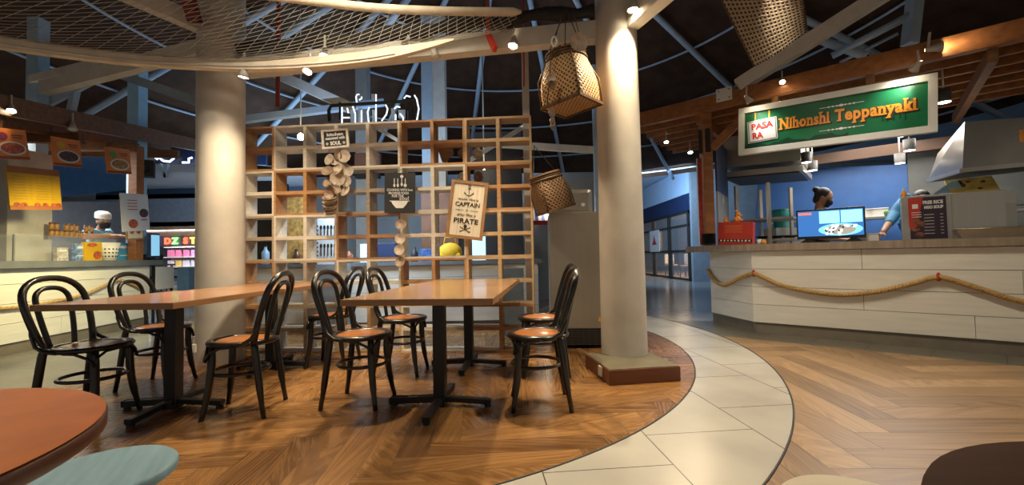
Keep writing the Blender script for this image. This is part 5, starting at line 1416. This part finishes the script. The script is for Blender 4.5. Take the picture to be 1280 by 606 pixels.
# ------------------------------------------------------------------ LAMPS
def lamp(label, p, target, lit=True, energy=60, ang=75, r=.045, light=True, col=WARM):
    p = Vector(p); d = (Vector(target)-p).normalized(); q = d.to_track_quat('-Z', 'Y').to_matrix().to_4x4()
    t = thing('spot_lamp', label, 'lamp', tuple(p))
    b = MB(); b.lathe([(r*.35, r*2.4), (r*.5, r*2.0), (r*.62, r*1.2), (r*1.05, .0), (r*.95, .0), (r*.5, r*1.1)], 20, mat=q); hs = b.build('housing', m_lampbody, t)
    b = MB(); b.lathe([(0, -.004), (r*.80, .004), (r*.8, .014), (0, .02)], 20, mat=q); b.build('bulb', m_lamp if lit else m_paper, hs)
    b = MB(); b.bar(-d*r*2.0, Vector((0, 0, r*3.2))-d*r*1.6, r*.3, r*.3); b.build('bracket', m_lampbody, t)
    if lit and light: spot('light_lamp', p+d*.03, target, energy, col, ang, 1.0, r*.9)
    return t
lamp('lit spotlight at the top of the right round column', at(791, 13, 3.40), (.95, 3.3, -.3), energy=140, ang=120)
lamp('lit spotlight on the white beam above the left table', at(405, 71, 3.80), (-1.6, 3.0, .4), energy=150, ang=95)
lamp('lit spotlight below the ring beam, beside the bright beam lamp', at(384, 90, 3.60), (-2.0, 2.6, .4), energy=40, ang=80, r=.04)
lamp('lit spotlight hanging right of the left round column', at(304, 97, 3.62), (-2.6, 3.75, 1.0), energy=75, ang=120)
lamp('unlit spotlight hanging from the white beam near the paired posts', at(545, 72, 3.75), at(560, 120, 3.75), lit=False)
lamp('unlit clamp lamp fixed to the white beam above the shelf', at(506, 55, 3.78), at(490, 80, 3.7), lit=False, r=.035)
lamp('lit spotlight under the white beam near the slim white post', at(641, 58, 3.70), (-.4, 3.1, .4), energy=150, ang=100)
lamp('lit lamp on the right pergola beam above the sign', cnt(978, 103, -.08), cnt(990, 330, -1.5), energy=50, ang=100, r=.032)
lamp('lit lamp at the left end of the right pergola, upper one', cnt(833, 178, .55), cnt(840, 420, -.6), energy=40, ang=100, r=.036)
lamp('lit lamp at the left end of the right pergola, lower one by the post', cnt(863, 191, .75), cnt(880, 420, -.4), energy=40, ang=100, r=.036)
lamp('white spotlight aimed at the left end of the green sign', cnt(938, 128, -.28), cnt(965, 165, -.10), energy=14, ang=75, r=.04, col=WHITE)
lamp('white spotlight aimed at the right end of the green sign', cnt(1142, 88, -.28), cnt(1118, 120, -.10), energy=12, ang=75, r=.04, col=WHITE)
lamp('lamp at the right of the right pergola beam washing the timber', cnt(1178, 58, -.08), cnt(1262, 40, -.02), energy=6, ang=70, r=.05)
lamp('lit lamp on the left pergola at the far left', lct(14, 139, -.08), lct(20, 420, -1.0), energy=12, ang=100, r=.04)
lamp('unlit white lamp under the left pergola beam between two posters', lct(91, 162, -.1), lct(96, 300, -.4), lit=False)
for px, py, off, lab in ((1180, 128, .35, 'lit tube downlight right of the green sign'), (1127, 170, .75, 'lit tube downlight below the right end of the green sign'), (1137, 188, 1.1, 'lit tube downlight, middle of the row in the right stall'), (1125, 204, 1.9, 'lit tube downlight at the back of the right stall'), (1008, 203, .9, 'lit tube downlight beside the left hood, nearer one'), (1016, 213, 1.4, 'lit tube downlight beside the left hood, farther one')):
    p = cnt(px, py, off); t = thing('tube_downlight', lab, 'lamp', tuple(p))
    b = MB(); b.lathe([(.056, 0), (.058, .13), (0, .13)], 20); b.build('housing', mat('downlight_grey', (.10, .095, .09), .5), t)
    b = MB(); b.lathe([(0, -.002), (.050, -.002), (.050, .006), (0, .006)], 20); b.build('lens', m_lampw, t)
    b = MB(); b.cyl((0, 0, .14), (0, 0, .34), .008, 6); b.build('stem', m_lampbody, t)
# warm light over tables, walkway, shelf and counters, bare spots without lamp bodies
spot('light_above_tables', (-.9, 2.2, 4.3), (-.7, 2.6, 0), 150, WARM, 100, .9, .15)
spot('light_fill_shelf', (-1.2, 2.0, 3.5), (-1.4, 4.4, 1.3), 170, (1, .86, .64), 85, .9, .1)  # added fill that brightens the shelf front, no lamp stands here
spot('light_above_round_table', (-1.5, 1.3, 3.3), (-1.0, .7, .7), 60, (1, .85, .62), 60, .9, .05)
spot('light_above_walkway', (2.2, 2.8, 3.6), (2.0, 2.9, 0), 170, (1, .84, .62), 105, .8, .12)
spot('light_above_counter', (2.3, 3.6, 3.2), (3.6, 4.4, .5), 130, (1, .9, .72), 90, .8, .12)
spot('light_fill_left_counter', (-4.1, 4.7, 1.85), (-5.6, 5.1, .55), 150, (1, .86, .42), 95, .9, .1)  # unseen fill added to brighten the counter front in yellow, not a fixture

# ------------------------------------------------------------------ BEHIND THE SHELF
bs = thing('back_stall_counter', 'pale planked stall counter seen through the lower shelf boxes', 'counter', (-1.85, 6.1, 0), .0)
planks((-2.2, -.3, 0), (2.2, -.3, 0), [.10, .30, .50, .70, .86], [[1.1, 2.5], [1.8], [.9, 2.9], [2.0]]).build('front_panel', m_panel, bs)
b = MB(); b.box((0, 0, .89), (4.5, .7, .05)); b.build('worktop', m_gtop, bs)
b = MB(); b.box((0, .05, .45), (4.36, .58, .86)); b.build('carcass', m_greywall, bs)
zc = .917
b = MB(); b.box((0, 0, 1.4), (6.6, .1, 2.8)); struct(b.build('wall_stall_centre', mat('stall_centre_grey', (.30, .36, .42), .6, var=.1, scale=1.5), None, loc=(-1.2, 9.4, 0)))
def slabthing(name, label, cat, x0, x1, y0, y1, Y, d, m, zmin=None):
    a = at(x0, y0, Y); c = at(x1, y1, Y); zb_ = c.z if zmin is None else zmin
    b = MB(); b.box((0, d/2, (a.z-zb_)/2), (abs(c.x-a.x), d, a.z-zb_), bev=.006); return tag(b.build(name, m, None, loc=((a.x+c.x)/2, Y, zb_)), label, cat)
m_bdoor = mat('black_timber', (.018, .014, .012), .6, var=.4, scale=6, stretch=(12, 1, 1))
slabthing('dark_cabinet', 'tall black timber cabinet seen through the right shelf boxes', 'cabinet', 592, 655, 165, 346, 6.9, .4, m_bdoor, 0.0)
slabthing('dark_cabinet', 'black timber cabinet seen through the left whitewashed boxes', 'cabinet', 320, 346, 226, 292, 6.3, .35, m_bdoor, zc)
slabthing('brown_panel', 'brown timber panel behind the pirate board', 'panel', 526, 574, 240, 345, 6.8, .08, mat('panel_brown', (.14, .055, .025), .6, var=.25, scale=5), 0.0)
slabthing('brown_panel', 'small brown timber box seen in the upper whitewashed boxes', 'panel', 443, 474, 191, 208, 7.96, .13, mat('panel_brown2', (.16, .06, .03), .6))
slabthing('black_sound_bar', 'black bar with small lights below the brown timber box', 'speaker', 444, 474, 214, 222, 7.98, .11, m_ink)
slabthing('blue_board', 'pale blue panel standing behind the lower right shelf boxes', 'board', 628, 656, 335, 418, 5.2, .04, mat('panel_paleblue', (.40, .55, .66), .4), 0.01)
slabthing('blue_case', 'blue patterned case on the back stall counter', 'case', 524, 541, 311, 332, 5.95, .2, mat('case_blue', (.05, .12, .32), .5, var=.8, scale=30), zc)
t = slabthing('white_cutout_board', 'white board with kitchen tool cutouts seen through the centre-left boxes', 'board', 396, 424, 268, 322, 5.5, .03, mat('cutout_white', (.70, .78, .85), .5), .9)
t2 = t.location
brd = t; brd.location.z = at(410, 324, 5.5).z
b = MB()
for k, x in enumerate((-.09, -.045, 0, .045, .09)):
    b.box((x, -.004, .40), (.012, .006, .14)); disc(b, x, .48, .016, .03, -.002); b.box((x, -.004, .17), (.012, .006, .12)); disc(b, x, .24, .016, .03, -.002)
for k in range(9): b.box((-.135, -.004, .06+.055*k), (.02, .006, .016))
b.build('tool_cutouts', m_ink, brd)
tag(MB().box((0, 0, .45), (.4, .3, .9)).build('small_stand', m_greywall, None, loc=(at(410, 322, 5.5).x, 5.6, 0)), 'grey stand under the white cutout board', 'stand')
brd.location.z = .902
p = at(563, 331, 6.0); p.z = zc
t = thing('yellow_bag', 'yellow cloth bag with a grey band standing behind the shelf', 'bag', tuple(p))
b = MB(); b.ball((0, 0, .12), (.17, .10, .135), 20); b.box((0, 0, .06), (.31, .16, .11), bev=.03); b.build('body', m_yellowcloth, t)
b = MB(); b.tube([(-.09, 0, .22), (-.07, 0, .33), (.07, 0, .33), (.09, 0, .22)], .010, 6); b.build('handle', m_yellowcloth, t)
slabthing('monitor', 'lit blue-white screen behind the right shelf boxes', 'monitor', 590, 607, 294, 314, 6.2, .04, emit('screen_back', (.45, .72, .85), .9), zc)
slabthing('monitor', 'small lit screen behind the centre shelf boxes', 'monitor', 450, 466, 305, 318, 6.0, .04, emit('screen_back2', (.40, .65, .85), .8), zc)
slabthing('laptop', 'dark box with a pale lid at the centre of the back stall counter', 'laptop', 468, 495, 304, 322, 6.0, .2, m_navy, zc)
slabthing('gold_box', 'gold patterned carton seen through the pine boxes on the left', 'carton', 358, 382, 246, 266, 5.9, .2, mat('carton_gold', (.55, .33, .10), .5, var=.5, scale=18), zc)
for i, (px, py, Y, r_, hh, m__, nm, lab) in enumerate(((332, 316, 5.9, .05, .26, mat('bottle_paleblue', (.35, .55, .75), .3), 'bottle', 'pale blue bottle standing on the back stall counter at the left'), (351, 316, 5.95, .05, .22, mat('bottle_dark', (.06, .02, .02), .3), 'bottle', 'dark red bottle next to the pale blue bottle'), (371, 318, 5.9, .05, .20, mat('bottle_brown', (.12, .05, .02), .3), 'bottle', 'brown bottle behind the whitewashed boxes on the left'), (436, 318, 5.9, .06, .18, m_food, 'jar', 'brown and white patterned jar on the back stall counter'), (480, 318, 6.05, .05, .16, m_paper, 'jar', 'white jar on the back stall counter, centre'), (518, 318, 6.0, .05, .2, m_grille, 'bottle', 'black bottle left of the blue patterned case'))):
    p = at(px, py, Y); p.z = zc
    t = thing(nm, lab, nm, tuple(p)); b = MB(); b.lathe([(0, 0), (r_, 0), (r_, hh*.62), (r_*.4, hh*.8), (r_*.36, hh*.94), (0, hh*.94)], 18); b.build('body', m__, t)
    b = MB(); b.lathe([(r_*.42, hh*.92), (r_*.42, hh), (0, hh)], 14); b.build('cap', m_ink, t)
# round shells/plates hanging behind the pine boxes
t = thing('shell_mobile', 'pair of shell strings hanging behind the upper right shelf boxes', 'shell mobile', tuple(at(585, 170, 4.62))); o0 = at(585, 170, 4.62)
for i, (x, y, r) in enumerate([(578, 192, 6.5), (597, 192, 7), (578, 221, 6), (598, 221, 7), (597, 181, 5)]): shell(t, at(x, y, 4.6)-o0, r/F*4.6, .1, .2*i, 130+i)
b = MB()
for x in (578, 597): b.tube([at(x, 160, 4.62)-o0, at(x, 225, 4.62)-o0], .002, 4)
b.build('string', m_cord, t)
p = at(556, 190, 4.60); t = thing('wooden_cutout', 'curved brown wooden shape hanging behind an upper pine box', 'ornament', tuple(p))
prof = [(-.07, .10), (.02, .09), (.05, .04), (.09, .03), (.10, -.03), (.05, -.06), (.02, -.13), (-.03, -.11), (-.05, -.04), (-.075, .02)]
b = MB(); b.prism(prof, 0, .02, mat=R90, bev=.003); b.build('body', m_brown_w, t)
b = MB(); b.tube([(-.02, 0, .09), (-.02, 0, .16)], .002, 4); b.build('string', m_cord, t)
t = thing('glowing_lamp', 'small bright white lamp glowing behind the right shelf boxes', 'lamp', tuple(at(605, 209.5, 6.6)))
b = MB(); b.ball((0, 0, 0), .035, 14); b.build('bulb', m_lamp, t); b = MB(); b.cyl((0, 0, .03), (0, 0, 1.9), .01, 6); b.build('stem', m_lampbody, t)
t = thing('glowing_lamp', 'small bright lamp glowing behind the upper left shelf boxes', 'lamp', tuple(at(376, 171, 6.4)))
b = MB(); b.ball((0, 0, 0), .05, 14); b.build('bulb', m_lamp, t); b = MB(); b.cyl((0, 0, .04), (0, 0, 2.0), .01, 6); b.build('stem', m_lampbody, t)
p = at(303, 400, 4.55)
t = thing('white_figurine', 'white plaster bottle-like figure in a low box at the left of the shelf', 'figurine', (p.x, 4.60, RH*1+.012))
b = MB(); b.lathe([(0, 0), (.045, 0), (.05, .03), (.035, .07), (.05, .11), (.03, .15), (.022, .17), (.03, .19), (0, .205)], 18); b.build('body', m_white, t)
# reversed sign letters above the shelf
t = thing('letter_sign', 'row of white-edged channel letters on a black rail seen from behind above the shelf', 'sign', tuple(at(470, 150, 5.2))); o0 = at(470, 150, 5.2)
def G(x, y): return at(x, y, 5.2)-o0
b = MB(); b.tube([G(412, 152), G(411, 138), G(414, 132), G(516, 126), G(518, 150)], .022, 8); b.bar(G(425, 150), G(425, 128), .02, .02); b.bar(G(508, 150), G(508, 124), .02, .02); b.build('rail', m_ink, t)
strokes = [[(427.5, 155), (427.5, 134)], [(428, 147), (437, 147)], [(434, 135), (435.5, 141)], [(441, 133), (444, 142), (444, 155)], [(452, 155), (452, 138)], [(461, 155), (459.5, 140), (461.5, 134)], [(470, 155), (470, 118)], [(477, 151), (483, 143), (484.5, 136), (482, 131)], [(493, 136), (496, 133), (500, 134)], [(500, 142), (504, 147), (504, 152)], [(494.5, 150), (494.5, 143)], [(521, 151), (523.5, 136), (521, 124), (518, 119)], [(505, 123), (508, 119.5), (513, 121)], [(446, 128), (445, 121), (446.5, 118), (449, 118)], [(449, 125), (452, 123), (452, 121)]]
for s_ in strokes:
    b = MB(); b.tube([G(*p) for p in s_], .009, 6); b.build('letter_stroke', m_neon, t)
for (x0, x1, y0, y1) in ((463, 467, 116, 128), (437, 441, 136, 154), (447, 451, 134, 154), (464, 468, 136, 153), (488, 493, 134, 152), (497, 508, 136, 146)):
    b = MB(); b.bar(G((x0+x1)/2, y0)+Vector((0, .06, 0)), G((x0+x1)/2, y1)+Vector((0, .06, 0)), (x1-x0)/F*5.2, .06); b.build('letter_side', m_steelblue, t)
t = thing('neon_sign', 'white neon letters glowing below the left pergola beam', 'sign', tuple(at(215, 198, 8.5))); o0 = at(215, 198, 8.5)
def G2(x, y): return at(x, y, 8.5)-o0
for s_ in ([(194, 197), (196, 199), (198, 195)], [(199, 197), (204, 201), (212, 202), (217, 198), (218, 194)], [(228, 203), (236, 203), (236, 198), (240, 197)]):
    b = MB(); b.tube([G2(*p) for p in s_], .022, 6); b.build('neon_stroke', m_neon, t)
b = MB(); b.bar(G2(190, 194)+Vector((0, .1, 0)), G2(330, 196)+Vector((0, .1, 0)), .05, .3); b.build('backing', m_navy, t)
for x in (200, 209): 
    b = MB(); b.bar(G2(x, 205), G2(x+(8 if x == 200 else -2), 222), .06, .06); b.build('support', m_steelblue, t)

# ------------------------------------------------------------------ MALL BEYOND: right shop
b = MB(); b.box((10.05, 19.2, 1.95), (8, 9.8, 3.9)); 
X0 = 6.12
def wq(name, x0, x1, y0, y1, z0, z1, m): b = MB(); b.box(((x0+x1)/2, (y0+y1)/2, (z0+z1)/2), (abs(x1-x0), abs(y1-y0), abs(z1-z0))); return struct(b.build(name, m))
b.bm.free()
wq('wall_shop_front', 6.05, 14, 14.2, 14.35, 0, 3.93, m_greywall)
wq('wall_shop_fascia', 6.05, 6.25, 14.35, 25, 3.02, 3.93, m_lbluewall)
wq('wall_shop_band', 6.08, 6.25, 14.35, 25, 2.45, 3.02, m_navy)
wq('wall_shop_pier', 6.06, 6.25, 20.2, 25, 0, 2.45, m_navy)
wq('wall_shop_inner', 9.8, 9.95, 14.35, 25, 0, 3.0, mat('warm_wall', (.35, .26, .18), .7))
wq('floor_shop', 6.2, 9.8, 14.36, 25, .002, .006, mat('shop_floor', (.20, .14, .09), .3))
wq('ceiling_shop', 6.25, 9.8, 14.36, 25, 2.95, 3.0, mat('shop_ceiling', (.5, .42, .32), .7))
for i in range(3):
    y0 = 14.6+i*1.85; y1 = y0+1.75
    t = bpy.data.objects.new('window_%d' % (i+1), None); COL.objects.link(t); t['kind'] = 'structure'; t.location = (X0, (y0+y1)/2, 0)
    b = MB(); hw = (y1-y0)/2
    for s_ in (-1, 1): b.box((0, s_*(hw-.05), 1.22), (.08, .10, 2.44))
    for z in (.05, 1.05, 1.95, 2.40): b.box((0, 0, z), (.07, 2*hw, .07))
    b.build('window_frame', m_ink, t)
    b = MB(); b.box((0, 0, 1.22), (.012, 2*hw-.1, 2.36)); b.build('pane', m_glass, t)
area('light_shop_inside', (8.2, 18, 2.85), (8.2, 18, 0), 2.5, 230, (1, .78, .5), 5)
for i in range(3):
    b = MB(); b.box((0, 0, 0), (.12, 3.0, .04)); tag(b.build('light_strip', emit('strip_%d' % i, (1, .75, .42), 5), None, loc=(7.1+i*1.0, 17.5, 2.9)), ['warm light strip inside the shop, nearest the glass', 'warm light strip inside the shop, middle one', 'warm light strip inside the shop, deepest one'][i], 'light')
for i in range(6):
    x = 7.0+.9*(i % 2); y = 15.3+1.7*(i//2)
    if i == 0:
        pr = thing('shop_chair', 'dark chair inside the shop behind the glass doors', 'chair', (x, y, .006), 1.2, 'chairs in the shop behind glass')
        b = MB(); b.box((0, 0, .45), (.42, .42, .06), bev=.01); b.build('seat', m_brown_w, pr)
        b = MB(); b.box((0, -.2, .72), (.42, .05, .42), bev=.02); b.build('backrest', m_plaster, pr)
        for sx in (-1, 1):
            for sy in (-1, 1): b = MB(); b.bar((sx*.18, sy*.18, .44), (sx*.2, sy*.2, 0), .035, .035); b.build('leg', m_ink, pr)
    else: dup(pr, (x, y, .006), 1.2+.5*i)
for i in range(2):
    t = thing('shop_table', ['dark table inside the shop, nearer the corner', 'dark table inside the shop, farther along'][i], 'table', (8.8, 15.8+2.2*i, .006))
    b = MB(); b.box((0, 0, .73), (.8, .8, .04)); b.build('tabletop', m_brown_w, t); b = MB(); b.box((0, 0, .355), (.1, .1, .71)); b.build('pedestal_post', m_ink, t); b = MB(); b.box((0, 0, .015), (.5, .5, .03)); b.build('foot', m_ink, t)
m_, w, h = frame((6.05, 18.6, 1.95), (6.05, 17.4, 1.95), (6.05, 18.6, 1.05))
t = thing('window_poster', 'white poster with a red triangle on the shop glass', 'poster', M=m_)
b = MB(); b.box((0, 0, 0), (w, .01, h)); b.build('sheet', m_paper, t)
b = MB(); b.prism([(-.3, -.15), (.3, -.15), (.12, .0), (0, .25), (-.12, .0)], 0, .004, mat=Matrix.Translation((0, -.006, 0)) @ R90); b.build('red_mark', m_red, t)
# striped awning and lit shelves seen beside the fridge
p = at(681, 263, 9.0); t = thing('striped_awning', 'blue white and red striped awning seen between shelf and fridge', 'awning', tuple(p))
for k in range(10):
    b = MB(); b.hull([(-.35+.07*k, 0, -.22), (-.28+.07*k, 0, -.22), (-.28+.07*k, .02, -.22), (-.35+.07*k, .02, -.22)], [(-.35+.07*k, .25, .15), (-.28+.07*k, .25, .15), (-.28+.07*k, .27, .15), (-.35+.07*k, .27, .15)]); b.build('stripe', m_paper if k % 2 else mat('awning_blue', (.05, .10, .45), .6) if k == 0 else bpy.data.materials['awning_blue'], t)
b = MB(); b.box((0, .0, -.26), (.72, .03, .09)); b.build('valance', m_red, t)
for sx in (-1, 1): b = MB(); b.cyl((sx*.33, .26, -p.z), (sx*.33, .26, .15), .02, 8); b.build('pole', m_steel, t)
p = at(682, 320, 9.6); t = thing('lit_goods_rack', 'warm lit goods rack under the striped awning', 'rack', (p.x, p.y, 0))
for k in range(5): b = MB(); b.box((0, 0, .4+.32*k), (.9, .3, .03)); b.build('rack_shelf', m_cream, t)
for sx in (-1, 1): b = MB(); b.box((sx*.45, 0, .9), (.04, .3, 1.8)); b.build('side', m_brown_w, t)
for k in range(4):
    b = MB(); rnd = random.Random(k)
    for j in range(6): b.box((-.36+.14*j, 0, .415+.32*k+.1), (.10, .18, .12+.1*rnd.random()))
    o = b.build('goods', mat('goods_%d' % k, [(.6, .3, .1), (.5, .12, .05), (.6, .45, .2), (.3, .12, .06)][k], .5, var=.6, scale=15), t); o['kind'] = 'stuff'
l = bpy.data.lights.new('light_goods', 'POINT'); l.energy = 12; l.color = WARM; l.shadow_soft_size = .1; lo = bpy.data.objects.new('light_goods', l); COL.objects.link(lo); lo.location = (p.x, p.y-.5, 1.9)

# ------------------------------------------------------------------ MALL BEYOND: left toy shop
YB = 17.0
def G3(x, y, Y=YB): return at(x, y, Y)
for (y0, y1, m__, nm) in ((228, 244, mat('soffit_navy', (.03, .06, .12), .6), 'wall_bulkhead_upper'), (244, 279, mat('bulkhead_blue', (.30, .37, .47), .6), 'wall_bulkhead'), (279, 291, mat('bulkhead_tan', (.52, .38, .26), .6), 'wall_bulkhead_lower')):
    a, c = G3(120, y0), G3(430, y1); wq(nm, a.x, c.x, YB, YB+.3, c.z, a.z, m__)
a, c = G3(183, 308), G3(330, 356)
t = thing('toy_shop_wall', 'bright lit toy shop shelving under the coloured sign', 'shelving', ((a.x+c.x)/2, YB+1.2, 0))
ww = abs(c.x-a.x)
b = MB(); b.box((0, .1, .95), (ww, .1, 1.9)); b.build('back_panel', mat('shop_white', (.85, .82, .85), .5), t)
for k in range(4): b = MB(); b.box((0, -.15, .35+.42*k), (ww, .4, .04)); b.build('shelf_board', m_white, t)
area('light_toy_shop', ((a.x+c.x)/2, YB+.2, 2.4), ((a.x+c.x)/2, YB+1.2, .8), ww, 420, (1, .93, 1.0), .5)
rnd = random.Random(11); toys = [mat('toy_%d' % k, cc, .5) for k, cc in enumerate([(.7, .2, .35), (.85, .75, .8), (.3, .45, .8), (.8, .6, .2), (.75, .75, .8), (.6, .35, .7)])]
pt = []
for r_ in range(3):
    for k in range(14):
        s_ = Vector((((a.x+c.x)/2)-ww/2+.25+k*(ww-.5)/13, YB+1.0, .372+.42*(r_+0)))
        mi = rnd.randrange(6)
        b = MB(); b.box((0, 0, .14), (.20+.1*rnd.random(), .2, .28), bev=.01)
        tag(b.build('toy_box', toys[mi], None, loc=s_), 'small toy box on the bright shop shelves', 'toy box', 'toy boxes on the bright shop shelves')
sgn = at(187, 302, YB-.05)
t = thing('shop_sign', 'row of coloured glowing letters over the toy shop at the left', 'sign', tuple(sgn))
cl = {'r': (1, .12, .05), 'b': (.15, .45, 1), 'g': (.25, .9, .2), 'y': (1, .75, .1), 'w': (.7, .9, 1), 'o': (1, .4, .05)}
ms = {k: emit('sign_letter_'+k, v, 2.2) for k, v in cl.items()}
for i, (ch, k) in enumerate(zip('KIDZSTATION', 'wbrgrybrobg')):
    b = MB(); put_text(b, ch, .34, .12+i*.30-(.14 if ch == 'I' and i == 1 else 0)+(.12 if i > 3 else 0), 0, bold=.015, ext=.02); b.build('letter', ms[k], t)
b = MB(); b.box((1.75, .06, 0), (3.8, .05, .42)); b.build('backing', mat('sign_back', (.25, .22, .3), .5), t)
p = at(222, 352, 13.0)
t = thing('clothes_rail', 'rail of blue jeans and cloths in front of the toy shop', 'clothes rail', (p.x, p.y, 0))
b = MB(); b.cyl((-.7, 0, .78), (.9, 0, .78), .02); 
for x in (-.7, .9): b.cyl((x, 0, 0), (x, 0, .78), .02)
b.build('frame', m_ink, t)
for k in range(8):
    b = MB(); b.box((-.55+.18*k, 0, .58), (.15, .06, .36), bev=.02); b.build('garment', mat('denim_%d' % k, [(.10, .22, .42), (.06, .15, .33), (.25, .40, .55), (.45, .5, .55)][k % 4], .8), t)
t = thing('black_railing', 'low black railing in front of the clothes rail at the left', 'railing', (p.x, 12.2, 0))
b = MB(); b.bar((-1.6, 0, .55), (1.6, 0, .55), .05, .05); b.bar((-1.6, 0, .12), (1.6, 0, .12), .04, .04); b.build('rails', m_ink, t)
for k in range(21): b = MB(); b.cyl((-1.6+.16*k, 0, 0), (-1.6+.16*k, 0, .55), .014, 6); b.build('baluster', m_ink, t)
p = at(234, 330, 11.6); b = MB(); b.box((0, 0, .42), (.32, .3, .84), bev=.02); t = tag(b.build('blue_bin', mat('bin_blue', (.22, .38, .50), .5), None, loc=(p.x, p.y, 0)), 'pale blue bin beside the left column in the distance', 'bin')
